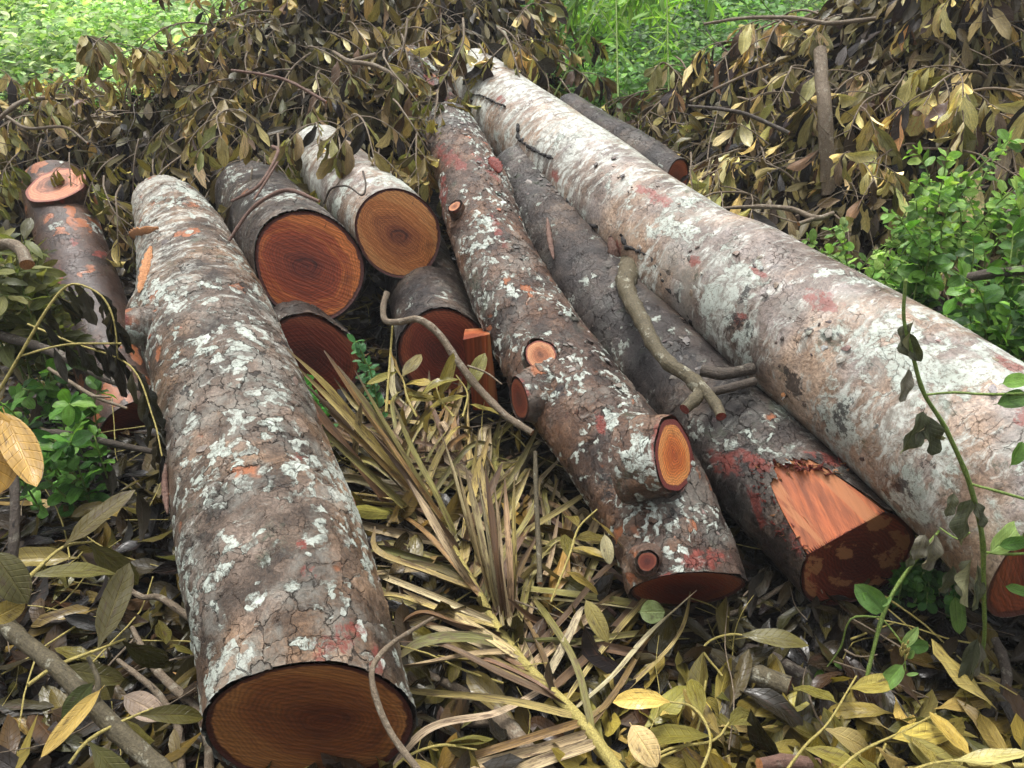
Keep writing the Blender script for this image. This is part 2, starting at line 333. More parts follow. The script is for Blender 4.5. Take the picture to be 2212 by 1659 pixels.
MT['wood_bevel'] = wood_mat('torn_cut_orange', (0.16, 0.030, 0.012), (0.27, 0.062, 0.020), (0.37, 0.105, 0.034), ring=6, saw=0.55, sawang=-0.55, rimw=2.0, heart_r=0.5, patch=(0.36, 0.14, 0.052))
MT['wood_pink'] = wood_mat('cut_pink_orange', (0.12, 0.04, 0.018), (0.40, 0.145, 0.062), (0.54, 0.25, 0.12), rim=(0.22, 0.06, 0.04), ring=26, saw=0.3, heart_r=0.45, rimw=0.9)
MT['wood_hollow'] = wood_mat('hollowed_pink_end', (0.012, 0.008, 0.007), (0.17, 0.07, 0.04), (0.50, 0.20, 0.11), rim=(0.22, 0.07, 0.045), ring=22, saw=0.3, heart_r=0.34, rimw=0.9, pith=(0.1, 0.18))
MT['leaf_dead'] = leaf_mat('leaf_dead', rough=0.34, back=(1.6, 1.5, 1.25), trans=0.10, hvar=0.35)
MT['leaf_wet'] = leaf_mat('leaf_wet', rough=0.24, back=(1.35, 1.25, 1.0), trans=0.08, spots=0.7)
MT['leaf_green'] = leaf_mat('leaf_green', rough=0.36, back=(1.25, 1.25, 1.2), trans=0.32, spots=0.0, vein=0.3)
MT['palm'] = None
MT['twig'] = simple_bark('twig_bark', (0.10, 0.07, 0.045), (0.24, 0.19, 0.13), scale=60)
MT['twig_red'] = simple_bark('twig_reddish', (0.10, 0.05, 0.035), (0.20, 0.12, 0.09), scale=70, pamt=0.15)
MT['twig_dark'] = simple_bark('twig_dark', (0.03, 0.022, 0.018), (0.10, 0.08, 0.06), scale=60, pamt=0.25)
MT['twig_olive'] = simple_bark('twig_olive', (0.045, 0.036, 0.020), (0.135, 0.112, 0.065), pale=(0.34, 0.33, 0.25), scale=40, pamt=0.6)
MT['twig_yellow'] = simple_bark('twig_yellow', (0.28, 0.22, 0.06), (0.45, 0.38, 0.12), pale=(0.5, 0.45, 0.2), scale=60, pamt=0.2, rough=0.4)
MT['twig_green'] = simple_bark('twig_green', (0.10, 0.17, 0.03), (0.22, 0.30, 0.07), pale=(0.3, 0.36, 0.14), scale=50, pamt=0.2, rough=0.4)
MT['torn'] = simple_bark('torn_wood', (0.34, 0.13, 0.05), (0.52, 0.26, 0.11), scale=50, pamt=0.1)
MT['torn_red'] = simple_bark('torn_bark_red', (0.10, 0.018, 0.015), (0.28, 0.06, 0.04), scale=50, pamt=0.0, rough=0.35)
MT['resin'] = simple_bark('black_crust', (0.008, 0.007, 0.007), (0.03, 0.026, 0.024), scale=90, pamt=0.0, rough=0.5)
def palm_mat():
    m = Mat('palm_leaflet')
    tint = m.attr('tint').outputs['Color']
    sep = m.n('SeparateXYZ', {0: m.attr('luv').outputs['Vector']}); t, s, rnd = sep.outputs[0], sep.outputs[1], sep.outputs[2]
    v1 = m.n('CombineXYZ', {0: m.math('MULTIPLY', t, 2.0), 1: m.math('MULTIPLY', s, 5.0), 2: m.math('MULTIPLY', rnd, 31.0)}).outputs[0]
    st = m.noise(v1, 2.2, 6, 0.7)
    v2 = m.n('CombineXYZ', {0: m.math('MULTIPLY', t, 5.0), 1: s, 2: m.math('MULTIPLY', rnd, 17.0)}).outputs[0]
    c = m.mix(1.0, tint, m.ramp(st, [(0.36, (0.30, 0.27, 0.25)), (0.62, (1.5, 1.47, 1.4))]), 'MULTIPLY')
    br = m.math('MAXIMUM', m.mapr(m.noise(v2, 1.9, 7, 0.72), 0.50, 0.60), m.mapr(t, 0.72, 1.0))
    c = m.mix(m.math('MULTIPLY', br, 0.8), c, m.mix(st, (0.04, 0.022, 0.015), (0.15, 0.09, 0.05)))
    h = m.noise(m.n('CombineXYZ', {0: t, 1: m.math('MULTIPLY', s, 12.0), 2: rnd}).outputs[0], 2.0, 3)
    return m.end(m.bsdf(c, 0.34, h, 0.002, spec=0.5))
MT['palm'] = palm_mat()

# ------------------------------------------------------------------ geometry: tubes, logs, leaves
def catmull(pts, step):
    pts = np.asarray(pts, float)
    Q = np.vstack([2 * pts[0] - pts[1], pts, 2 * pts[-1] - pts[-2]]); out = []
    for i in range(len(pts) - 1):
        p0, p1, p2, p3 = Q[i], Q[i + 1], Q[i + 2], Q[i + 3]
        n = max(2, int(np.linalg.norm((p2 - p1)[:3]) / step) + 1)
        t = np.linspace(0, 1, n, endpoint=False)[:, None]
        out.append(0.5 * (2 * p1 + (p2 - p0) * t + (2 * p0 - 5 * p1 + 4 * p2 - p3) * t ** 2 + (3 * p1 - p0 - 3 * p2 + p3) * t ** 3))
    out.append(pts[-1:]); return np.vstack(out)
def frames(C):
    T = nrm(np.gradient(C, axis=0)); n = len(C)
    U = np.zeros_like(C); ref = np.array([0, 0, 1.0])
    if abs(T[0] @ ref) > 0.9: ref = np.array([1.0, 0, 0])
    u = nrm(ref - T[0] * (ref @ T[0]))
    for i in range(n):
        u = nrm(u - T[i] * (u @ T[i])); U[i] = u
    return T, U, np.cross(T, U)
def grid_faces(a, b, wrap=True, base=0):
    i = np.arange(a - 1)[:, None]; j = np.arange(b if wrap else b - 1)[None, :]; j2 = (j + 1) % b
    return (base + np.stack([i * b + j, i * b + j2, (i + 1) * b + j2, (i + 1) * b + j], -1)).reshape(-1, 4)
class MB:
    def __init__(s): s.V = []; s.Q = []; s.T = []; s.A = {}; s.n = 0; s.mq = []; s.mt = []
    def add(s, V, Q=None, T=None, m=0, **at):
        s.V.append(V)
        if Q is not None and len(Q): s.Q.append(np.asarray(Q) + s.n); s.mq.append(np.full(len(Q), m))
        if T is not None and len(T): s.T.append(np.asarray(T) + s.n); s.mt.append(np.full(len(T), m))
        for k, a in at.items(): s.A.setdefault(k, []).append(a)
        s.n += len(V)
    def build(s, name, mats, parent=None, **kw):
        polys = []; mi = []
        if s.Q: polys.append(np.vstack(s.Q)); mi += s.mq
        if s.T: polys.append(np.vstack(s.T)); mi += s.mt
        return mk(name, np.vstack(s.V), polys, mats, parent, {k: np.concatenate(a) for k, a in s.A.items()}, np.concatenate(mi), **kw)
def tube(mb, pts, sides=8, step=0.02, wob=0.06, m=0, mcap=None, seed=0, knots=0.0):
    """pts rows x,y,z,r"""
    S = catmull(pts, step); C = S[:, :3]; r = np.maximum(S[:, 3], 0.0004); T, U, W = frames(C)
    th = np.linspace(0, 2 * math.pi, sides, endpoint=False)
    ln = np.concatenate([[0], np.cumsum(np.linalg.norm(np.diff(C, axis=0), axis=1))])
    rr = r[:, None] * (1 + wob * np.sin(3 * th[None] + ln[:, None] * 40 + seed) + wob * np.sin(ln[:, None] * 23 + seed * 2 + th[None]))
    if knots: rr = rr * (1 + knots * np.exp(-((ln[:, None] * 9 + seed) % 1.0 - 0.5) ** 2 / 0.01))
    V = C[:, None] + rr[..., None] * (np.cos(th)[None, :, None] * U[:, None] + np.sin(th)[None, :, None] * W[:, None])
    bc = np.stack([rr * np.cos(th) + seed * 0.3, rr * np.sin(th), np.repeat(ln[:, None], sides, 1) + seed], -1)
    n = len(C)
    V = V.reshape(-1, 3); bc = bc.reshape(-1, 3)
    mb.add(V, grid_faces(n, sides), m=m, bc=bc)
    for e in (0, n - 1):
        ring = V[e * sides:(e + 1) * sides]; c = ring.mean(0, keepdims=True)
        j = np.arange(sides); k = (j + 1) % sides
        tr = np.stack([j, k, np.full(sides, sides)], 1) if e else np.stack([k, j, np.full(sides, sides)], 1)
        mb.add(np.vstack([ring, c]), T=tr, m=(m if mcap is None else mcap), bc=np.vstack([bc[e * sides:(e + 1) * sides], bc[e * sides:e * sides + 1]]))
    return V

def plane_end(n, off=0.0):
    n = nrm(n)
    return lambda p, t: -((p @ n) - off) / (t @ n)
KEEP = []
def log_obj(label, pts, bark, near_mat, far_mat, near_end=None, far_end=None, ds=0.006, group=None, name='felled_log', cat='log',
            red=(), drk=(), irr=0.035, fade=0.4, seed=0, bevel_mat=None, lobes=None, knob=()):
    """pts (px, py, half width px, radius m), far end first, near end last"""
    A = np.array(P(pts[0][0], pts[0][1], pts[0][3] * F / pts[0][2])); Bq = np.array(P(pts[-1][0], pts[-1][1], pts[-1][3] * F / pts[-1][2]))
    P4 = []; ab = Bq - A
    for i, (px, py, hw, r) in enumerate(pts):      # straight trunk: closest point of each sight line to the axis
        q = FW + RT * (px - CX) / F - UP * (py - CY) / F; w0 = A - CAM
        if i in (0, len(pts) - 1): d = r * F / hw
        else:
            M = np.array([[q @ q, -(q @ ab)], [q @ ab, -(ab @ ab)]]); d = np.linalg.solve(M, np.array([q @ w0, ab @ w0]))[0]
        P4.append([*P(px, py, d), hw * d / F * 0.985])
    P4 = np.array(P4)
    S = catmull(P4, ds); C = S[:, :3]; r = S[:, 3]; T, U, W = frames(C); n = len(C)
    ln = np.concatenate([[0], np.cumsum(np.linalg.norm(np.diff(C, axis=0), axis=1))])
    k = int(2 * math.pi * r.mean() / ds); th = np.linspace(-math.pi, math.pi, k, endpoint=False)
    rs = np.random.default_rng(seed + 50); ph = rs.uniform(0, 6.28, 8)
    mod = 1 + irr * (np.cos(2 * th + ph[0])[None] * 0.8 + np.cos(3 * th + ph[1])[None] * 0.45 + 0.25 * np.cos(5 * th + ph[2])[None]
                     + 0.5 * np.sin(ln[:, None] * 5 + ph[3] + th[None]) + 0.35 * np.sin(ln[:, None] * 11 + 2 * th[None] + ph[4]))
    if lobes: mod = mod * lobes(th[None], ln[:, None], ln[-1])
    rr = r[:, None] * mod
    off = rr[..., None] * (np.cos(th)[None, :, None] * U[:, None] + np.sin(th)[None, :, None] * W[:, None])
    V = C[:, None] + off
    L = ln[-1]
    near_end = near_end or (lambda p, t: p[..., 0] * 0); far_end = far_end or (lambda p, t: p[..., 0] * 0)
    wn = np.clip(1 - (L - ln) / fade, 0, 1); wf = np.clip(1 - ln / fade, 0, 1)
    eo, fo = off[-1], off[0]
    shn = near_end(eo, T[-1]); shf = far_end(fo, T[0])
    V = V + (wn[:, None] * shn[None])[..., None] * T[-1] + (wf[:, None] * shf[None])[..., None] * T[0]
    # knobs: swellings of the bark towards a point
    for (kx, ky, kd, kr, ka) in knob:
        kd = axis_depth(C, kx, ky) - r.mean() * .8; kp = P(kx, ky, kd); d2 = ((V - kp) ** 2).sum(-1)
        V = V + nrm(off) * (ka * np.exp(-d2 / kr ** 2))[..., None]
    V = V.reshape(-1, 3)
    s_shift = (wn[:, None] * shn[None] + wf[:, None] * shf[None])
    bc = np.stack([rr * np.cos(th), rr * np.sin(th), ln[:, None] + s_shift + seed * 3.7], -1).reshape(-1, 3)
    N = nrm(off).reshape(-1, 3)
    px, py, dd = proj(V); SV[id(C)] = (px, py, dd); KEEP.append(C); face = ((V - CAM) * N).sum(1) < 0
    def field(lst):
        f = np.zeros(len(V))
        for (x, y, a, b, ang) in lst:
            ca, sa = math.cos(ang), math.sin(ang); u = (px - x) * ca + (py - y) * sa; v = -(px - x) * sa + (py - y) * ca
            f = np.maximum(f, np.clip(1.35 - 0.85 * np.sqrt((u / a) ** 2 + (v / b) ** 2), 0, 1))
        return f * face
    base = P4[:, :3].mean(0); base[2] -= r.mean()
    root = empty(name, base, label, cat, group)
    uvb = np.stack([np.repeat(th[None] * r.mean(), n, 0), ln[:, None] + s_shift, np.full((n, k), seed * 1.3)], -1).reshape(-1, 3)
    mk('bark', V, grid_faces(n, k), bark, root, {'bc': bc, 'uvb': uvb, 'tz': np.repeat(ln / L, k), 'red': field(red), 'drk': field(drk)})
    for e, mat, ef, sgn in ((n - 1, near_mat, near_end, 1), (0, far_mat, far_end, -1)):
        if mat is None: continue
        K = 110 if bevel_mat is not None and sgn > 0 else 26; ts = np.linspace(1, 0.0, K) ** 0.85; ts[0] = 1.0
        o = off[e][None] * ts[:, None, None]
        VV = C[e] + o + ef(o, T[e])[..., None] * T[e] - sgn * T[e] * 0.004 * (ts[:, None, None] < 0.995)
        q = o @ RT / r[e]; z = o @ nrm(UP - T[e] * (UP @ T[e])) / r[e]
        cc = np.stack([q, z, np.repeat(ts[:, None], k, 1)], -1).reshape(-1, 3)
        Fc = grid_faces(K, k)
        if sgn < 0: Fc = Fc[:, ::-1]
        mats = [mat]; mi = np.zeros(len(Fc), int)
        if sgn > 0 and bevel_mat is not None:
            mats.append(bevel_mat)
            ctr = (o.reshape(-1, 3)[Fc]).mean(1); bm = ef.which(ctr, T[e]); mi = bm.astype(int)
        mk('cut_face', VV.reshape(-1, 3), Fc, mats, root, {'cc': cc}, mi, smooth=False)
    return root, C, T, r

SV = {}
def surf(C, px, py, rad=9):
    V = SV[id(C)]; x, y, d = V; k = (x - px) ** 2 + (y - py) ** 2 < rad * rad
    return float(d[k].min()) if k.any() else axis_depth(C, px, py)
def axis_depth(C, px, py):
    x, y, d = proj(C); return float(d[((x - px) ** 2 + (y - py) ** 2).argmin()])
def stub(root, px, py, d, rad, axis, length, bark, cutm, flare=1.35, el=1.0, name='branch_stub', irr=0.05, seed=0):
    """short sawn branch stub whose cut face is centred at the given point"""
    c = P(px, py, d); a = nrm(axis); s = 40
    th = np.linspace(0, 2 * math.pi, s, endpoint=False)
    ref = UP - a * (UP @ a); u = nrm(ref); w_ = np.cross(a, u)
    prof = 1 + irr * (np.cos(2 * th + seed) + 0.6 * np.cos(3 * th + 2 * seed) + 0.3 * np.cos(7 * th + seed))
    ts = np.linspace(0, 1, 14)
    V = []; bc = []
    for t in ts:
        rr = rad * (flare - (flare - 1) * t ** 0.8) * prof
        x = rr * np.cos(th) * el; y = rr * np.sin(th)
        V.append(c - a * length * (1 - t) + x[:, None] * u + y[:, None] * w_)
        bc.append(np.stack([x + seed, y, np.full(s, t * length)], 1))
    V = np.vstack(V); bc = np.vstack(bc)
    b = mk(name, V, grid_faces(len(ts), s), bark, root, {'bc': bc, 'uvb': bc[:, [0, 2, 1]], 'red': np.repeat(np.clip((ts - 0.7) * 3, 0, 1), s), 'drk': np.zeros(len(V))})
    K = 8; rs = np.linspace(1, 0, K); ring = V[-s:] - c
    VV = (c + ring[None] * rs[:, None, None] + a * 0.001).reshape(-1, 3)
    cc = np.stack([np.outer(rs, np.cos(th)), np.outer(rs, np.sin(th)), np.repeat(rs[:, None], s, 1)], -1).reshape(-1, 3)
    f = mk('cut_face', VV - np.array(root.location), grid_faces(K, s), cutm, None, {'cc': cc}, smooth=False)
    f.parent = b
    return b

def leaves(mb, base, d, up, L, W, tint, fold=0.35, curl=0.4, nu=7, ns=4, wav=0.05, petiole=0.10, m=0, seed=0, shape=0.75):
    """vectorised leaves: base (n,3), direction d, normal up"""
    n = len(base); rs = np.random.default_rng(seed + 11)
    base = np.asarray(base, float); d = nrm(d); up = np.asarray(up, float)
    up = nrm(up - d * (up * d).sum(1, keepdims=True)); side = np.cross(up, d)
    L = np.broadcast_to(L, n).astype(float); W = np.broadcast_to(W, n).astype(float)
    fold = np.broadcast_to(fold, n) * rs.uniform(0.3, 1.5, n); curl = np.broadcast_to(curl, n) * rs.uniform(-0.4, 1.9, n)
    t = np.linspace(0, 1, nu + 1)
    wp = np.clip((t - petiole) / (1 - petiole), 0, 1); wp = (wp ** shape) * (1 - wp) ** 0.65; wp = wp / wp.max()
    wp = np.maximum(wp, 0.035 * (t < 0.9)); wp[-1] = 0.0
    phi = curl[:, None] * t[None] ** 1.3
    dt = np.diff(t, prepend=0)
    ax = np.cumsum(np.cos(phi) * dt, 1) * L[:, None]; az = -np.cumsum(np.sin(phi) * dt, 1) * L[:, None]
    s = np.linspace(-1, 1, ns + 1)
    tw = rs.normal(0, 0.35, n)[:, None] * t[None]
    fo = fold[:, None]
    lat = wp[None, :, None] * W[:, None, None] * 0.5 * s[None, None] * np.cos(fo)[:, None]
    hei = wp[None, :, None] * W[:, None, None] * 0.5 * np.abs(s)[None, None] * np.sin(fo)[:, None]
    ph = rs.uniform(0, 6.28, (n, 2))
    hei = hei + (wav * W)[:, None, None] * np.sin(t[None, :, None] * 13 + ph[:, 0, None, None] + s[None, None] * 1.5) * np.abs(s)[None, None] * (wp[None, :, None] > 0.1)
    # twist
    ct, st = np.cos(tw)[..., None], np.sin(tw)[..., None]
    lat, hei = lat * ct - hei * st, lat * st + hei * ct
    nx, nz = np.sin(phi), np.cos(phi)
    V = (base[:, None, None] + (ax[..., None] + hei * nx[..., None])[..., None] * d[:, None, None]
         + lat[..., None] * side[:, None, None] + (az[..., None] + hei * nz[..., None])[..., None] * up[:, None, None])
    a, b = nu + 1, ns + 1
    g = grid_faces(a, b, wrap=False)[:, ::-1]
    Q = (g[None] + (np.arange(n) * a * b)[:, None, None]).reshape(-1, 4)
    luv = np.zeros((n, a, b, 3)); luv[..., 0] = t[None, :, None]; luv[..., 1] = s[None, None]; luv[..., 2] = rs.uniform(0, 1, n)[:, None, None]
    tc = np.ones((n, a, b, 4)); tc[..., :3] = np.asarray(tint)[:, None, None, :]
    mb.add(V.reshape(-1, 3), Q, m=m, luv=luv.reshape(-1, 3), tint=tc.reshape(-1, 4))

def pal(n, cols, wts, var=0.2, rs=rng):
    wts = np.array(wts, float); i = rs.choice(len(cols), n, p=wts / wts.sum())
    c = np.array(cols)[i] * (1 + rs.normal(0, var, (n, 1))) * (1 + rs.normal(0, var * 0.25, (n, 3)))
    return np.clip(c, 0.004, 0.8)
OLIVE, KHAKI, TAN, BROWN, DARK, YEL, GRN = (0.13, 0.115, 0.028), (0.27, 0.225, 0.065), (0.34, 0.25, 0.12), (0.10, 0.06, 0.03), (0.018, 0.015, 0.014), (0.36, 0.27, 0.05), (0.10, 0.16, 0.03)

# ------------------------------------------------------------------ ground
def build_ground():
    xs = np.concatenate([-np.geomspace(60, 3.2, 20), np.linspace(-3, 3, 90), np.geomspace(3.2, 60, 20)])
    ys = np.concatenate([-np.geomspace(30, 0.5, 12), np.linspace(-0.3, 12, 140), np.geomspace(12.5, 90, 24)])
    X, Y = np.meshgrid(xs, ys); Z = gz(X, Y) - 0.01
    V = np.stack([X, Y, Z], -1).reshape(-1, 3)
    m = Mat('soil'); tc = m.n('TexCoord').outputs['Object']
    c = m.ramp(m.noise(tc, 14.0, 8, 0.7), [(0.3, (0.012, 0.010, 0.007)), (0.55, (0.035, 0.026, 0.015)), (0.75, (0.06, 0.05, 0.025))])
    far = m.mapr(m.n('SeparateXYZ', {0: tc}).outputs[1], 4.5, 6.5)
    c = m.mix(far, c, m.mix(m.noise(tc, 9.0, 5), (0.02, 0.05, 0.01), (0.05, 0.11, 0.02)))
    mat = m.end(m.bsdf(c, 0.6, m.noise(tc, 30.0, 6), 0.03))
    o = mk('ground', V, grid_faces(len(ys), len(xs), wrap=False), mat, loc=(0, 0, 0)); tag(o, kind='structure')
build_ground()
exec_parts = []
# ------------------------------------------------------------------ logs
def pt(v, w=0.5):
    v = nrm(v)
    def f(p, t):
        n1 = nrm(t * w + v * (1 - w)); return -(p @ n1) / (t @ n1)
    return f
def pend(n1, n2=None, off2=0, jag=0.0):
    n1 = nrm(n1)
    if n2 is None: return lambda p, t: -(p @ n1) / (t @ n1)
    n2 = nrm(n2)
    def planes(p, t):
        a = -(p @ n1) / (t @ n1); b = -((p @ n2) - off2) / (t @ n2)
        fl = -0.27 + jag * lump(p, 140, 10) + jag * 0.8 * lump(p, 420, 8, 9)      # the bevel stops in a ragged wall
        return a, np.maximum(b, fl), b < fl
    def f(p, t):
        a, b, _ = planes(p, t); return np.minimum(a, b)
    f.which = lambda p, t: (lambda a, b, c: (b < a))(*planes(p, t))
    return f

# front left log
L1, C1, T1, r1 = log_obj('thick log with cracked plated bark, its brown sawn end nearest the camera',
    [(352, 440, 60, 0.130), (378, 480, 80, 0.15), (418, 580, 108, 0.163), (448, 690, 134, 0.172), (484, 810, 148, 0.182),
     (522, 930, 162, 0.192), (560, 1060, 178, 0.202), (600, 1200, 192, 0.2), (634, 1350, 204, 0.2), (672, 1572, 215, 0.210)],
    MT['barkA'], MT['wood_brown'], MT['wood_brown'], near_end=pend(np.array([0.12, -1.0, -0.03])), seed=1, ds=0.0055,
    red=[(640, 990, 26, 14, 0), (665, 1240, 22, 24, 0.3), (745, 1380, 40, 60, 0.2), (810, 1430, 22, 50, 0), (650, 1180, 16, 14, 0), (700, 1405, 30, 40, 0)],
    drk=[(410, 850, 24, 16, -0.5), (620, 745, 26, 14, 0), (600, 1290, 24, 12, -0.5), (680, 1265, 14, 8, 0)], irr=0.028,
    knob=[(300, 690, 2.32, 0.10, 0.035)])
stub(L1, 273, 705, surf(C1, 312, 705) - .0, 0.052, nrm(RT * -0.90 - FW * 0.42 - UP * 0.05), 0.12, MT['barkA'], MT['wood_fresh'], flare=1.5, seed=2)

# far left log
L2, *_ = log_obj('wet brown log at far left, flaking orange, hollowed pink sawn end facing up',
    [(122, 402, 63, 0.150), (132, 452, 66, 0.148), (158, 540, 66, 0.140), (198, 660, 70, 0.136), (240, 790, 72, 0.132), (290, 930, 74, 0.128)],
    MT['barkE'], MT['wood_dark'], None, near_end=pend(np.array([0.75, -0.65, -0.1])), seed=2, ds=0.006,
    red=[(160, 520, 14, 16, 0), (215, 550, 20, 10, 0), (285, 940, 10, 40, 0.2), (130, 600, 8, 30, 0.1)], fade=0.35, irr=0.02)
stub(L2, 122, 400, 3.70, 0.142, nrm(-FW * 0.72 + UP * 0.69 - RT * 0.03), 0.15, MT['barkE'], MT['wood_hollow'], flare=1.0, seed=12, irr=0.05)
# upper pair of sawn logs
L3, C3, T3, r3 = log_obj('short log with a dark red ringed sawn end, resting on a wavy edged one',
    [(520, 395, 70, 0.185), (585, 475, 92, 0.192), (632, 535, 106, 0.197), (668, 578, 113, 0.200)], MT['barkD'], MT['wood_red'], None,
    near_end=pt(-FW * 0.93 + RT * 0.02 - UP * 0.12, .3), seed=3, irr=0.03, fade=0.3)
L4, *_ = log_obj('short pale barked log with a round tan sawn end, highest of the cut ends',
    [(690, 335, 66, 0.162), (745, 392, 76, 0.168), (805, 450, 84, 0.172), (860, 505, 89, 0.175)], MT['barkC'], MT['wood_tan'], None,
    near_end=pt(-FW * 0.96 + RT * 0.10 - UP * 0.05, .3), seed=4, irr=0.022, fade=0.3)
L5, *_ = log_obj('lowest log with a wavy edged dark red end, under the ringed dark red end',
    [(560, 640, 86, 0.18), (620, 705, 94, 0.185), (672, 778, 104, 0.185)], MT['barkD'], MT['wood_dark'], None,
    near_end=pt(-FW * 0.9 + RT * 0.15 - UP * 0.1, .6), seed=5, irr=0.075, fade=0.25)
L6, *_ = log_obj('shaded grey mottled log with a nearly black red end, under the tan ended log',
    [(895, 545, 68, 0.165), (925, 640, 82, 0.172), (958, 760, 97, 0.175)], MT['barkD'], MT['wood_dark'], None,
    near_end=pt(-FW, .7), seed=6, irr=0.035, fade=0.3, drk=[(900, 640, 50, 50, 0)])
# log with the big sawn branch oval
L7, C7, T7, r7 = log_obj('crooked middle log with flaky red and white bark and several sawn branch ovals',
    [(968, 262, 42, 0.097), (985, 320, 60, 0.126), (1022, 400, 70, 0.130), (1052, 500, 76, 0.133), (1098, 620, 84, 0.135), (1165, 740, 98, 0.137),
     (1240, 850, 108, 0.139), (1320, 960, 114, 0.142), (1400, 1080, 116, 0.145), (1448, 1180, 119, 0.148), (1482, 1275, 122, 0.152)],
    MT['barkB'], MT['wood_dark'], None, near_end=pend(np.array([0.05, -0.90, -0.45])), seed=7, ds=0.0052,
    red=[(975, 340, 50, 26, 0.7), (1050, 365, 60, 10, 0.8), (1075, 500, 12, 50, -0.4), (1210, 600, 20, 12, 0), (1300, 920, 14, 40, -0.35), (1520, 1210, 60, 28, -0.1), (1120, 830, 30, 16, 0), (960, 420, 12, 60, 0), (1430, 1250, 36, 6, -0.5)],
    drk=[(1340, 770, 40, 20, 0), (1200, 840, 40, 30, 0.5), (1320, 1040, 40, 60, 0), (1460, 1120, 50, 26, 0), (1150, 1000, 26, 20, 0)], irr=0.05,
    knob=[(1440, 1000, 1.88, 0.10, 0.045), (1170, 765, 2.1, 0.07, 0.018), (1400, 1212, 1.9, 0.04, 0.012)])
stub(L7, 1456, 984, surf(C7, 1432, 1010) - .048, 0.103, nrm(-FW * 0.60 + RT * 0.78 + UP * 0.14), 0.12, MT['barkB'], MT['wood_fresh'], flare=1.28, seed=3, irr=0.07)
stub(L7, 1168, 767, surf(C7, 1168, 767) - .018, 0.050, nrm(-FW * 0.9 + RT * -0.12 + UP * 0.35), 0.06, MT['barkB'], MT['wood_pink'], flare=1.35, seed=5)
stub(L7, 1122, 862, surf(C7, 1150, 850) + .0, 0.062, nrm(-FW * 0.40 + RT * -0.88 - UP * 0.15), 0.10, MT['barkB'], MT['wood_dark'], flare=1.6, seed=6)
stub(L7, 982, 446, surf(C7, 990, 450) - .03, 0.026, nrm(-FW * 0.7 + RT * -0.35 + UP * 0.55), 0.09, MT['barkB'], MT['wood_pink'], flare=1.4, seed=7)
stub(L7, 1398, 1213, surf(C7, 1398, 1213) - .03, 0.024, nrm(-FW * 0.9 + RT * -0.15 + UP * 0.1), 0.04, MT['barkB'], MT['wood_dark'], flare=1.7, seed=8)
# thin far log beside it
L8, *_ = log_obj('far log streaked rust red, left of the big pale trunk tip',
    [(878, 140, 46, 0.120), (890, 165, 49, 0.125), (948, 245, 53, 0.128), (1005, 320, 54, 0.126), (1050, 400, 52, 0.120), (1085, 470, 50, 0.115)],
    MT['barkB'], None, None, seed=8, ds=0.008, red=[(925, 170, 10, 50, -0.5), (1000, 250, 20, 30, -0.6), (960, 215, 20, 20, 0)])
# notched dark log
T9a = P(1120, 370, .137 * F / 62); T9b = P(1852, 1212, .170 * F / 134)
t9 = nrm(T9b - T9a); _e1 = nrm(np.cross(t9, UP)); _e2 = np.cross(t9, _e1)
_ab = np.linalg.solve(np.array([[_e1 @ RT, _e2 @ RT], [_e1 @ UP, _e2 @ UP]]), np.array([.85, .53])); l9 = nrm(_e1 * _ab[0] + _e2 * _ab[1])
# q9 = UP * 0.80 - RT * 0.52; 
q9 = nrm(np.cross(l9, t9)); q9 = q9 if q9 @ UP > 0 else -q9
n9 = t9 * 0.15 + q9 * 0.985
L9, C9, T9, r9 = log_obj('dark wet log under the big pale trunk, its end notched and torn orange',
    [(1120, 370, 62, 0.137), (1180, 470, 76, 0.145), (1250, 570, 88, 0.150), (1350, 700, 104, 0.157), (1500, 860, 117, 0.164), (1680, 1035, 126, 0.167), (1852, 1212, 134, 0.170)],
    MT['barkD'], MT['wood_patch'], None, near_end=pend(nrm(t9 * 0.7 - FW * 0.45 - UP * 0.1), n9, 0.69 * 0.17 * 0.985, jag=0.04), bevel_mat=MT['wood_bevel'],
    seed=9, ds=0.0055, fade=0.6, red=[(1640, 1000, 70, 22, 0.5), (1790, 995, 90, 14, 0.35), (1635, 1090, 14, 80, -0.4), (1720, 1170, 12, 60, -0.5), (1560, 1000, 50, 30, 0.6)],
    drk=[(1600, 850, 120, 60, 0.7), (1480, 800, 60, 60, 0)], irr=0.03)
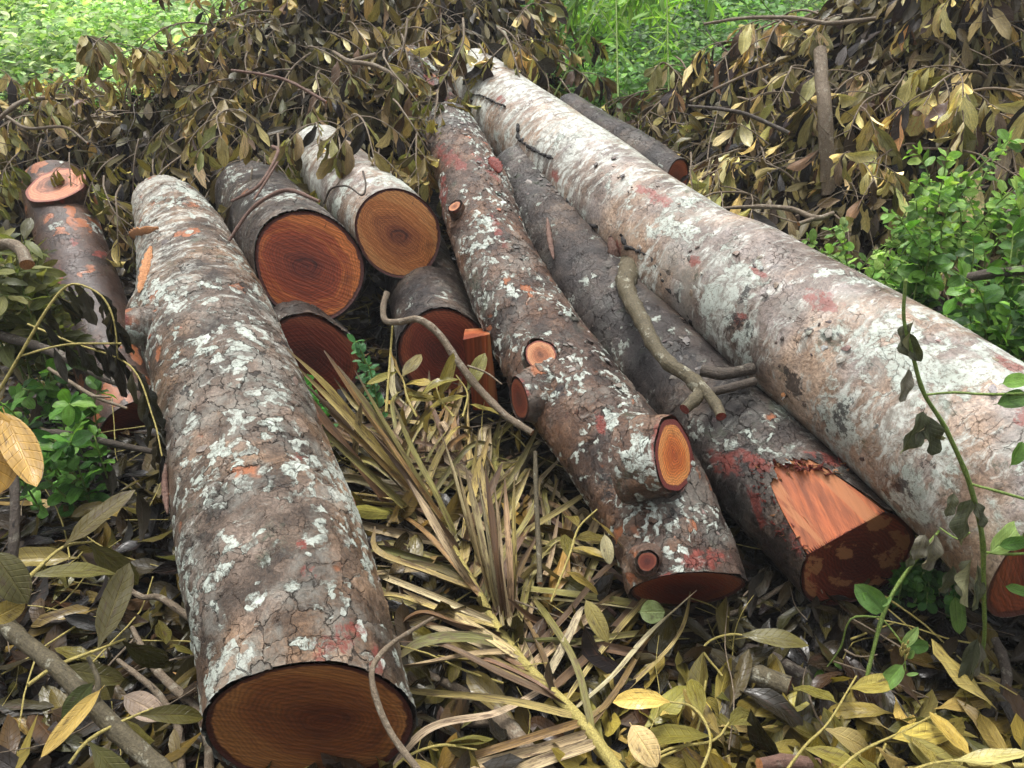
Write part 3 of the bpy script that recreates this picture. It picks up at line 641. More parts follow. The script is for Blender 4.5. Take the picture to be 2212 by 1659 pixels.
# big pale trunk
L10, C10, T10, r10 = log_obj('largest trunk, pale white and brown mottled, lying across the pile on the right',
    [(1022, 168, 62, 0.165), (1050, 200, 70, 0.165), (1110, 258, 84, 0.178), (1205, 330, 94, 0.186), (1310, 415, 103, 0.198), (1410, 496, 112, 0.205), (1540, 588, 126, 0.210),
     (1647, 656, 143, 0.222), (1736, 715, 158, 0.23), (1850, 790, 171, 0.236), (1959, 864, 184, 0.246), (2179, 1028, 217, 0.253), (2340, 1160, 242, 0.262)],
    MT['barkC'], MT['wood_dark'], None, near_end=pend(np.array([0.35, -0.93, -0.05])), seed=10, ds=0.0062,
    red=[(1082, 218, 14, 16, 0), (1200, 380, 14, 18, 0), (1410, 425, 60, 18, 0.4), (1500, 565, 20, 14, 0), (1770, 650, 60, 28, 0.3), (1600, 690, 24, 18, 0), (2180, 790, 60, 14, 0.5), (2205, 900, 26, 30, 0), (1640, 590, 40, 8, 0.5), (1335, 540, 12, 34, 0)],
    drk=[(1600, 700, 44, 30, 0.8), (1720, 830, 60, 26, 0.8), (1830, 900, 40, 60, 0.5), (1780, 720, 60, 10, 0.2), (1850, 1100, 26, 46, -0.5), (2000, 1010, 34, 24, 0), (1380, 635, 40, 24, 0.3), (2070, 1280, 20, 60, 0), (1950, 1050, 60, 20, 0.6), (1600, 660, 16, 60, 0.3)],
    irr=0.026, knob=[(1365, 640, 2.55, 0.09, 0.05), (1640, 470, 2.7, 0.15, 0.02), (1700, 860, 2.1, 0.04, 0.015)])
# log behind the trunk
L11, *_ = log_obj('thin grey log partly hidden behind the big pale trunk',
    [(1225, 238, 36, 0.090), (1300, 285, 38, 0.092), (1380, 335, 42, 0.094), (1462, 392, 45, 0.096)], MT['barkD'], MT['wood_dark'], MT['wood_dark'],
    seed=11, ds=0.008, near_end=pend(np.array([0.7, -0.6, 0.1])))

def flakes(root, C, r, n, seed, sz=(.006, .018), t0=.02, t1=.98, cols=None, wts=None):
    """lifted flakes of bark lying on the trunk, one mesh"""
    rs = np.random.default_rng(seed); T, U, W = frames(C); m = len(C)
    k = (rs.uniform(t0, t1, n) * (m - 1)).astype(int); a = rs.uniform(-2.2, 2.2, n)
    cl = rs.random(n) < .7; kc = (rs.uniform(t0, t1, 24) * (m - 1)).astype(int); ac = rs.uniform(-1.8, 1.8, 24); j = rs.integers(0, 24, n)
    k = np.where(cl, np.clip(kc[j] + rs.normal(0, 14, n).astype(int), 1, m - 2), k); a = np.where(cl, ac[j] + rs.normal(0, .35, n), a)
    nn = np.cos(a)[:, None] * U[k] + np.sin(a)[:, None] * W[k]; e1 = T[k]; e2 = np.cross(nn, e1)
    th = rs.uniform(0, 6.28, n); e1, e2 = e1 * np.cos(th)[:, None] + e2 * np.sin(th)[:, None], -e1 * np.sin(th)[:, None] + e2 * np.cos(th)[:, None]
    S = rs.uniform(*sz, n); q = 9; an = np.linspace(0, 2 * math.pi, q, endpoint=False)
    rr = S[:, None] * rs.uniform(.55, 1.15, (n, q)); tilt = rs.uniform(.05, .45, n)
    x = rr * np.cos(an) * 1.25; y = rr * np.sin(an) * .8; h = (x + S[:, None]) * tilt[:, None] * .5 + .0015
    c = C[k] + nn * (r[k] * rs.uniform(.975, 1.02, n))[:, None]
    top = c[:, None] + x[..., None] * e1[:, None] + y[..., None] * e2[:, None] + h[..., None] * nn[:, None]
    bot = top - nn[:, None] * .0035
    mid = c + nn * (S * tilt * .5 + .003)[:, None]
    V = np.concatenate([top, bot, mid[:, None]], 1).reshape(-1, 3); o = (np.arange(n) * (2 * q + 1))[:, None, None]
    i0 = np.arange(q); i1 = (i0 + 1) % q
    Tr = (np.stack([i0, i1, np.full(q, 2 * q)], 1)[None] + o).reshape(-1, 3); Q = (np.stack([i0 + q, i1 + q, i1, i0], 1)[None] + o).reshape(-1, 4)
    cols = cols or [(.09, .07, .05), (.15, .12, .09), (.30, .30, .26), (.05, .04, .03), (.22, .08, .04)]; wts = wts or [3, 3, 1.5, 3, .7]
    tn = np.ones((n, 2 * q + 1, 4)); tn[..., :3] = pal(n, cols, wts, rs=rs)[:, None]
    mb = MB(); mb.add(V, Q, Tr, tint=tn.reshape(-1, 4), bc=V)
    o = mb.build('bark_flakes', MT['flake'], root, smooth=False); o['kind'] = 'stuff'
def flake_mat():
    m = Mat('bark_flake'); v = m.attr('bc').outputs['Vector']; n1 = m.noise(v, 90.0, 6, 0.75)
    c = m.mix(1.0, m.attr('tint').outputs['Color'], m.ramp(n1, [(0.33, (0.35, 0.35, 0.35)), (0.66, (1.5, 1.5, 1.5))]), 'MULTIPLY')
    return m.end(m.bsdf(c, 0.45, n1, 0.002))
MT['flake'] = flake_mat()
flakes(L1, C1, r1, 420, 1, sz=(.006, .020)); flakes(L7, C7, r7, 620, 2, sz=(.005, .014), cols=[(.08, .06, .045), (.14, .11, .09), (.46, .48, .43), (.05, .04, .03), (.30, .10, .045)], wts=[3, 3, 3.6, 3, 1])
flakes(L9, C9, r9, 300, 3, sz=(.005, .016), t1=.82, cols=[(.05, .04, .032), (.10, .08, .065), (.03, .025, .02)], wts=[3, 2, 3]); flakes(L10, C10, r10, 150, 4, sz=(.004, .014), t0=.45, cols=[(.34, .34, .31), (.20, .15, .11), (.07, .05, .04)], wts=[1.5, 3, 3])
# forked green branch growing from the trunk, small snag, black resin crust
def tubes(name, specs, mats, parent=None, label=None, cat=None, group=None, knots=0.15, seed=1, sides=9, step=0.015, mcap=None, wob=.04):
    mb = MB()
    for i, pts in enumerate(specs): tube(mb, pts, sides=sides, seed=seed + i * 1.7, knots=knots, step=step, mcap=mcap, wob=wob)
    loc = None if parent is not None else np.asarray(specs[0][0][:3])
    o = mb.build(name, mats, parent, loc=loc)
    if label: tag(o, label, cat, group)
    return o
def pp(*rows): return [(*P(x, y, d), r) for x, y, d, r in rows]
def gg(*rows): return [(*G(x, y, h), r) for x, y, h, r in rows]
br = tubes('branch', [pp((1362, 575, 2.95, 0.0504), (1352, 618, 2.76, 0.0319), (1366, 655, 2.64, 0.0277), (1386, 690, 2.54, 0.0260), (1408, 738, 2.44, 0.0227), (1445, 785, 2.36, 0.0218), (1480, 808, 2.31, 0.0206), (1515, 838, 2.27, 0.0202)),
    pp((1500, 825, 2.28, 0.0244), (1512, 850, 2.24, 0.0193), (1478, 884, 2.20, 0.0160)),
    pp((1495, 822, 2.28, 0.0227), (1530, 852, 2.22, 0.0168), (1550, 880, 2.18, 0.0151), (1558, 900, 2.15, 0.0147))],
    [MT['twig_olive'], MT['torn_red']], L10, mcap=1, sides=18, wob=.03, knots=.16)
tubes('branch', [pp((1515, 800, 2.36, .02), (1560, 808, 2.34, .018), (1625, 796, 2.38, .018)), pp((1525, 850, 2.33, .014), (1575, 838, 2.30, .013), (1630, 824, 2.33, .014))],
      [MT['twig_dark'], MT['torn_red']], L10, mcap=1)
tubes('snag', [pp((1732, 850, 2.40, .026), (1710, 849, 2.32, .015), (1692, 853, 2.28, .007)), pp((1700, 852, 2.29, .006), (1688, 866, 2.27, .002))], [MT['twig_dark'], MT['torn']], L10, mcap=1)
def on_log(C, r, pts, lift=0.004, rad=0.008):
    """pixel path laid on the camera side of a log"""
    out = []
    for x, y in pts:
        q = FW + RT * (x - CX) / F - UP * (y - CY) / F; best = None
        for d in np.arange(1.2, 5.0, 0.01):
            p = CAM + d * q; k = ((C - p) ** 2).sum(1).argmin()
            if np.linalg.norm(C[k] - p) < r[k] + lift: best = p; break
        if best is not None: out.append((*best, rad))
    return out
for path, rad in (([(1352, 532), (1400, 552), (1428, 585), (1436, 610), (1455, 635), (1480, 665), (1500, 700), (1530, 745)], .0075),
                  ([(1118, 270), (1122, 300), (1150, 320), (1180, 338), (1195, 342)], .0085), ([(1340, 505), (1352, 532)], .007), ([(1225, 430), (1250, 470), (1290, 490)], .007), ([(985, 215), (1030, 205), (1090, 230)], .005)):
    mb = MB()
    pts = on_log(C10, r10, path, rad=rad)
    if len(pts) > 1:
        S = catmull(pts, 0.012); S[:, :3] += rng.normal(0, 0.0022, (len(S), 3)); S[:, 3] *= rng.uniform(0.5, 1.25, len(S))
        tube(mb, S, sides=8, step=0.01, wob=0.25); mb.build('resin_crust', MT['resin'], L10)
# bark shelf torn away beside the branch
# strips of orange bark hanging on the front log
def chip(path, wd, th, mat, parent, name='bark_strip', seed=0):
    mb = MB(); S = catmull(path, 0.01); C = S[:, :3]; T, U, W = frames(C); n = len(C)
    t = np.linspace(0, 1, n); prof = np.sin(math.pi * np.clip(t, 0.03, 0.97)) ** 0.5
    view = nrm(CAM - C); lat = nrm(np.cross(T, view)); nor = np.cross(lat, T)
    k = 10; th_ = np.linspace(0, 2 * math.pi, k, endpoint=False)
    jit = 1 + 0.15 * np.sin(t * 37 + seed)[:, None]
    V = C[:, None] + (prof[:, None] * jit * np.cos(th_)[None] * wd)[..., None] * lat[:, None] + (prof[:, None] * np.sin(th_)[None] * th)[..., None] * nor[:, None]
    V = V.reshape(-1, 3)
    tr = lambda e: np.stack([np.arange(1, k - 1) + e * k, np.arange(2, k) + e * k, np.full(k - 2, e * k)], 1)
    mb.add(V, grid_faces(n, k), np.vstack([tr(0), tr(n - 1)]), bc=V)
    return mb.build(name, mat, parent)
def al(C, off, *pts): return [(*P(x, y, surf(C, x, y, 14) - .004), 0) for x, y in pts]
chip(al(C1, .12, (278, 512), (305, 500), (342, 492)), .022, .005, MT['torn'], L1)
chip(al(C1, .10, (326, 532), (314, 580), (300, 632)), .017, .005, MT['torn'], L1)
chip(al(C1, .04, (358, 1000), (356, 1050), (362, 1110)), .009, .012, MT['twig_red'], L1)
chip(al(C9, .15, (1182, 470), (1188, 520), (1196, 560)), .011, .008, MT['twig_red'], L9)
chip(al(C7, .10, (1056, 340), (1072, 358), (1082, 372)), .026, .008, MT['torn_red'], L7)
chip(al(C10, .12, (1318, 510), (1326, 550), (1334, 590)), .020, .010, MT['twig_red'], L10)
# torn fibres along the notch
mb = MB()
def shard(mb, c, d, L, wd, th, m):
    d = nrm(d); s = nrm(np.cross(d, UP + rng.normal(0, .3, 3))); n = np.cross(s, d)
    V = np.array([c - s * wd, c + s * wd, c + n * th, c - n * th, c + d * L + s * wd * 0.15]); V = V
    mb.add(V, T=np.array([[0, 2, 4], [2, 1, 4], [1, 3, 4], [3, 0, 4]]), m=m, bc=V * 3)
kk = len(C9) - 1
tt = T9[-1]; e1 = q9; e2 = nrm(np.cross(e1, tt)); e2 = e2 if e2 @ RT > 0 else -e2
rN = 0.17
for i in range(240):
    u = rng.uniform(-0.85, 0.75); a = math.sqrt(max(0, 1 - u * u)); hgt = rng.uniform(0.90, 1.0) * a if rng.random() < 0.75 else rng.uniform(0.75, 0.9) * a
    if hgt < 0.74: continue
    sh = -((hgt * rN) * 0.985 - 0.69 * rN * 0.985) / 0.15; sh = max(sh, -0.265) + rng.uniform(-0.025, 0.02)
    c = C9[-1] + e1 * hgt * rN + e2 * u * rN + tt * sh
    if rng.random() < 0.55: shard(mb, c - e1 * 0.006, tt * 0.9 - e1 * 0.22 + rng.normal(0, .10, 3), rng.uniform(.012, .045) * (2.0 if rng.random() < .25 else 1), rng.uniform(.0015, .006), .002, 0)
for i in range(230):        # ragged red bark and splintered wood round the notch
    k = rng.integers(3); a_, b_ = (((1632, 1000), (1668, 1110)), ((1668, 1110), (1728, 1190)), ((1635, 1000), (1850, 1010)))[k]
    u = rng.random(); x, y = a_[0] + (b_[0] - a_[0]) * u + rng.normal(0, 7), a_[1] + (b_[1] - a_[1]) * u + rng.normal(0, 7)
    q = FW + RT * (x - CX) / F - UP * (y - CY) / F; hit = None
    for dd_ in np.arange(1.7, 2.6, .008):
        p = CAM + dd_ * q; kk_ = ((C9 - p) ** 2).sum(1).argmin()
        if np.linalg.norm(C9[kk_] - p) < r9[kk_] + .002: hit = p; nn = nrm(p - C9[kk_]); break
    if hit is None: continue
    if (hit - C9[-1]) @ tt > -.04: continue
    wood = rng.random() < (.35 if k == 2 else .12)
    shard(mb, hit - nn * .004, tt * rng.normal(.3, .7) + nn * rng.uniform(.2, .8) + rng.normal(0, .4, 3), rng.uniform(.012, .04), rng.uniform(.004, .012), rng.uniform(.002, .006), 0 if wood else 1)
mb.build('torn_fibres', [MT['torn'], MT['torn_red']], L9)['kind'] = 'stuff'

# squared offcut standing by the dark ended log
def offcut():
    c = [P(1000, 715, 2.95), P(1012, 708, 3.02), P(1062, 712, 3.0), P(1066, 735, 2.86), P(1000, 835, 2.80), P(1075, 840, 2.74), P(1080, 800, 2.95), P(1005, 800, 2.95)]
    root = empty('timber_offcut', c[4] - np.array([0, 0, .02]), 'orange squared timber offcut standing among the leaves under the middle log', 'timber')
    f0, f1, b0, b1 = P(1000, 735, 2.76), P(1058, 722, 2.72), P(1004, 712, 2.92), P(1052, 708, 2.90)
    lo = lambda p, k: p + np.array([0.0, 0.0, -k]) + RT * 0.03
    top = [f0, f1, b1, b0]; bot = [lo(f0, .30), lo(f1, .32), lo(b1, .3), lo(b0, .3)]
    bm = bmesh_box(top, bot)
    mk('block', bm[0], bm[1], MT['wood_bevel'], root, {'cc': (bm[0] - f0) * 5}, smooth=False)
def bmesh_box(top, bot, n=8):
    V = []; Q = []
    def face(a, b, c, d):
        base = len(V)
        for i in range(n + 1):
            for j in range(n + 1):
                u, v = i / n, j / n
                V.append((1 - u) * (1 - v) * a + u * (1 - v) * b + u * v * c + (1 - u) * v * d)
        for i in range(n):
            for j in range(n): Q.append((base + i * (n + 1) + j, base + (i + 1) * (n + 1) + j, base + (i + 1) * (n + 1) + j + 1, base + i * (n + 1) + j + 1))
    for k in range(4): face(top[k], top[(k + 1) % 4], bot[(k + 1) % 4], bot[k])
    face(*top); face(*bot[::-1])
    V = np.array(V); return V + 0.0025 * lump(V, 60)[:, None], np.array(Q)
offcut()
# ------------------------------------------------------------------ heaps of dead branches
def ip(x, a, b): return np.interp(x, a, b)
def heap_left(x, y):
    X = [-5, -3, -2.4, -1.9, -1.4, -0.95, -0.72, -0.35, -0.08, 0.18, 0.45]
    zc = ip(x, X, [.62, .64, .66, 1.00, 1.32, 1.36, 1.38, 1.38, 1.30, 0.95, 0.45]); yc = ip(x, X, [5.0, 4.8, 4.8, 5.3, 5.5, 5.6, 5.6, 5.7, 5.7, 5.6, 5.5])
    y0 = ip(x, X, [3.8, 3.75, 3.95, 4.0, 3.80, 3.85, 4.30, 4.85, 4.9, 5.0, 5.1]); fh = ip(x, X, [.35, .42, .50, .52, .55, .62, .75, .95, .9, .6, .4])
    g = gz(x, y); a = sstep(y0, y0 + .28, y)
    up = fh + (zc - fh) * np.clip((y - y0 - .28) / np.maximum(yc - y0 - .28, .1), 0, 1) ** .8
    dn = 1 - sstep(yc + .1, yc + 1.3, y); inn = sstep(-0.75, -0.6, -x)
    return g + np.maximum(up - g, 0) * a * dn * inn + (.10 * lump(np.stack([x, y, x * 0], -1), 8) + .09 * lump(np.stack([x, y, x * 0], -1), 17, off=3)) * a
def heap_right(x, y):
    X = [.45, .62, .85, 1.2, 1.6, 2.2, 3.5]
    zc = ip(x, [.45, .62, .85, 1.2, 1.5, 1.8, 2.2, 3.5], [.30, .48, .62, .80, .98, 1.20, 1.45, 1.6]); yc = ip(x, X, [5.0, 4.9, 4.9, 5.0, 4.9, 4.6, 4.4])
    y0 = ip(x, X, [4.4, 4.1, 3.75, 3.25, 3.0, 2.9, 2.7]); fh = ip(x, X, [.2, .3, .38, .40, .40, .5, .55])
    g = gz(x, y); a = sstep(y0, y0 + .3, y)
    up = fh + (zc - fh) * np.clip((y - y0 - .3) / np.maximum(yc - y0 - .3, .1), 0, 1) ** .75
    dn = 1 - sstep(yc + .2, yc + 1.5, y); inn = sstep(.45, .7, x)
    return g + np.maximum(up - g, 0) * a * dn * inn + (.11 * lump(np.stack([x, y, x * 0], -1), 8, off=5) + .10 * lump(np.stack([x, y, x * 0], -1), 17, off=9)) * a
def grad(fn, x, y):
    e = .06; return (fn(x + e, y) - fn(x - e, y)) / (2 * e), (fn(x, y + e) - fn(x, y - e)) / (2 * e)

LEFT_PAL = ([(0.14, 0.108, 0.05), (0.21, 0.175, 0.075), (0.22, 0.205, 0.08), (0.42, 0.36, 0.20), DARK, (0.07, 0.05, 0.03)], [2.4, 3, 3.4, 1.8, 1.8, 2])
RIGHT_PAL = ([(0.27, 0.235, 0.105), (0.35, 0.305, 0.16), (0.155, 0.145, 0.06), (0.40, 0.34, 0.21), DARK, (0.05, 0.032, 0.022)], [3, 3, 2, 1.4, 2.0, 2])
LITTER_PAL = ([(0.070, 0.058, 0.013), (0.115, 0.090, 0.018), (0.038, 0.032, 0.010), (0.22, 0.17, 0.045), (0.020, 0.016, 0.009), (0.010, 0.009, 0.008), (0.045, 0.027, 0.013), (0.33, 0.25, 0.11)], [3, 2.2, 3.4, 1.0, 3.4, 2.6, 2, .45])

def heap_stuff(name, fn, x0, x1, y0, y1, n, palette, label, seed):
    rs = np.random.default_rng(seed)
    xs = np.linspace(x0, x1, 90); ys = np.linspace(y0, y1, 90); X, Y = np.meshgrid(xs, ys)
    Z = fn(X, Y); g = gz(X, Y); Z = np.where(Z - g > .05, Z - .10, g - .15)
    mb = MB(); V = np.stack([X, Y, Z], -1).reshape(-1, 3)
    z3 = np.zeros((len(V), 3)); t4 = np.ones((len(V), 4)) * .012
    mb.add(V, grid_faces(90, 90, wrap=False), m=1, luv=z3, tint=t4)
    x = rs.uniform(x0, x1, n * 3); y = rs.uniform(y0, y1, n * 3); z = fn(x, y); k = z - gz(x, y) > .06
    gx, gy = grad(fn, x, y); wgt = np.sqrt(1 + gx ** 2 + gy ** 2); k &= rs.random(len(x)) < wgt / 2.2
    x, y, z, gx, gy = [a[k][:n] for a in (x, y, z, gx, gy)]; m = len(x)
    nor = nrm(np.stack([-gx, -gy, np.ones(m)], 1))
    base = np.stack([x, y, z], 1) + nor * rs.uniform(-.09, .03, m)[:, None]
    d = np.stack([-gx, -gy, -1.4 * np.ones(m)], 1) * .6 + rs.normal(0, .45, (m, 3))
    leaves(mb, base, d, nor + rs.normal(0, .5, (m, 3)), rs.uniform(.09, .16, m), rs.uniform(.032, .055, m), pal(m, *palette, rs=rs) * .38, nu=5, ns=2, seed=seed)  # old dark leaves, darkened further so gaps behind the sprays look shaded
    dm = Mat('gap_shade_core'); core = dm.end(dm.bsdf((0.010, 0.007, 0.004), 1.0, spec=0.0))  # near black core under the leaves stands in for shade in the gaps
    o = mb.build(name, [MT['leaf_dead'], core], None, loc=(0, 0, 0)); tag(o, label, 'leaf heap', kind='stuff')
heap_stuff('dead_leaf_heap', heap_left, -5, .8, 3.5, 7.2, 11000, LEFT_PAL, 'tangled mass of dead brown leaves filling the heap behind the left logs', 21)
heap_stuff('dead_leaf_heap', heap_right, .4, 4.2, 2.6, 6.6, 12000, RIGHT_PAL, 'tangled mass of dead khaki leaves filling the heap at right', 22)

_tree_cache = []
def copy_tree(o, parent=None):
    c = o.copy(); col.objects.link(c); c.parent = parent
    for ch in list(o.children): copy_tree(ch, c)
    return c
def make_spray(palette, mat, twig, seed, size=1.0, nleaf=(5, 8), LL=(.10, .165), droop=1.0, long=.55, el0=None, gain=1.3):
    rs = np.random.default_rng(seed); mbs = MB(); B = []; D = []; N = []; S = []
    el = rs.uniform(-.1, .5) if el0 is None else el0; ln = long * rs.uniform(.8, 1.25); pts = []
    n = 7; p = np.zeros(3); ang = el; az = 0
    for i in range(n):
        pts.append((*p, .006 * (1 - .75 * i / n) * size)); st = ln / (n - 1)
        p = p + st * np.array([math.cos(ang) * math.cos(az), math.cos(ang) * math.sin(az), math.sin(ang)])
        ang -= rs.uniform(.05, .32) * droop; az += rs.normal(0, .12)
    tube(mbs, pts, sides=6, step=.05, seed=seed)
    S0 = catmull(pts, .03)
    def leafset(path, cnt, u0=.3):
        for j in range(cnt):
            u = u0 + (1 - u0) * (j + rs.random() * .6) / cnt; k = min(len(path) - 2, int(u * (len(path) - 1)))
            t = nrm(path[k + 1][:3] - path[k][:3]); side = nrm(np.cross(t, [0, 0, 1])) * (1 if j % 2 else -1)
            B.append(path[k][:3]); D.append(t * rs.uniform(.3, .9) + side * rs.uniform(.2, .7) + np.array([0, 0, -1.1 * droop]) * rs.uniform(.5, 1.2) + rs.normal(0, .28, 3))
            N.append(t * .9 + np.array([0, 0, .6]) + side * .3 + rs.normal(0, .6, 3)); S.append(rs.uniform(*LL) * size * (rs.uniform(.45, .8) if rs.random() < .25 else 1))
    leafset(S0, rs.integers(*nleaf))
    for b in range(rs.integers(3, 6)):
        k = int(len(S0) * rs.uniform(.25, .95)); t = nrm(S0[min(k + 1, len(S0) - 1)][:3] - S0[k - 1][:3])
        side = nrm(np.cross(t, [0, 0, 1])) * (1 if b % 2 else -1); q = S0[k][:3]; d = nrm(t * .7 + side * rs.uniform(.4, 1.1) + np.array([0, 0, rs.uniform(-.3, .4)])); sub = []
        m = 5; l2 = ln * rs.uniform(.25, .5)
        for i in range(m):
            sub.append((*q, .003 * (1 - .5 * i / m) * size)); q = q + d * l2 / (m - 1); d = nrm(d + np.array([0, 0, -.22 * droop]))
        tube(mbs, sub, sides=5, step=.05, seed=seed + b); leafset(catmull(sub, .02), rs.integers(*nleaf), .62)
    m = len(B); mb = MB(); L = np.array(S)
    leaves(mb, np.array(B), np.array(D), np.array(N), L, L * rs.uniform(.30, .40, m), pal(m, *palette, var=.28, rs=rs) * gain, nu=7, ns=4, seed=seed, fold=.42, curl=.75, wav=.10)
    root = empty('leafy_branch', (0, 0, 0), 'dead leafy branch', 'branch')
    mbs.build('stem', twig, root); mb.build('foliage', mat, root)
    return root
protoL = [make_spray(LEFT_PAL, MT['leaf_dead'], MT['twig'], 100 + i, size=1.06, nleaf=(7, 11)) for i in range(11)]
protoR = [make_spray(RIGHT_PAL, MT['leaf_dead'], MT['twig'], 200 + i, size=1.2, nleaf=(7, 11), LL=(.11, .17), gain=1.5) for i in range(11)]
GP = ([(0.14, 0.16, 0.035), (0.20, 0.19, 0.05), (0.10, 0.11, 0.03), (0.25, 0.21, 0.07)], [3, 2, 2, 1])
protoG = [make_spray(GP, MT['leaf_dead'], MT['twig'], 300 + i, size=.85, long=.4) for i in range(4)]
protoU = [make_spray(LEFT_PAL, MT['leaf_dead'], MT['twig'], 400 + i, size=1.0, nleaf=(8, 12), long=.62, el0=1.35) for i in range(4)]
used = set()
def put(protos, loc, az, sc_=1.0, tilt=0.0, label='', group=None):
    p = protos[random.randrange(len(protos))]
    if p.name not in used: used.add(p.name); o = p
    else: o = copy_tree(p)
    o.location = Vector(loc); o.rotation_euler = (random.gauss(0, .12), tilt + random.gauss(0, .1), az); o.scale = (sc_,) * 3
    tag(o, label, 'branch', group); return o
def scatter(fn, protos, n, x0, x1, y0, y1, label, group, seed, spread=1.0, keep=None):
    rs = np.random.default_rng(seed); c = 0
    while c < n:
        x, y = rs.uniform(x0, x1), rs.uniform(y0, y1); z = float(fn(x, y))
        if z - gz(x, y) < .10: continue
        gx, gy = grad(fn, x, y); gx, gy = float(gx), float(gy)
        if rs.random() > math.sqrt(1 + gx * gx + gy * gy) / 2.2: continue
        down = math.atan2(-gy - .45, -gx); az = down + rs.normal(0, .75 * spread)
        if keep and not keep(x, y, z): continue
        d = np.array([math.cos(az), math.sin(az)])
        loc = (x - d[0] * .22, y - d[1] * .18, z + rs.uniform(-.02, .10) + .12 * rs.random() ** 3)
        put(protos, loc, az, rs.uniform(.75, 1.15), rs.uniform(-.15, .45), label, group); c += 1
random.seed(5)
scatter(heap_left, protoL, 92, -3.6, -.65, 3.7, 5.7, 'dead branch with drooping brown leaves, one of many in the heap behind the left logs', 'drooping branches in the left heap', 31)
scatter(heap_left, protoL, 42, -.9, .45, 4.7, 5.8, 'dead branch with hanging brown leaves above the far ends of the long trunks', 'drooping branches above the far trunk ends', 32)
scatter(heap_right, protoR, 128, .6, 3.4, 2.8, 5.3, 'dead branch with drooping khaki leaves, one of many in the right heap', 'drooping branches in the right heap', 33)
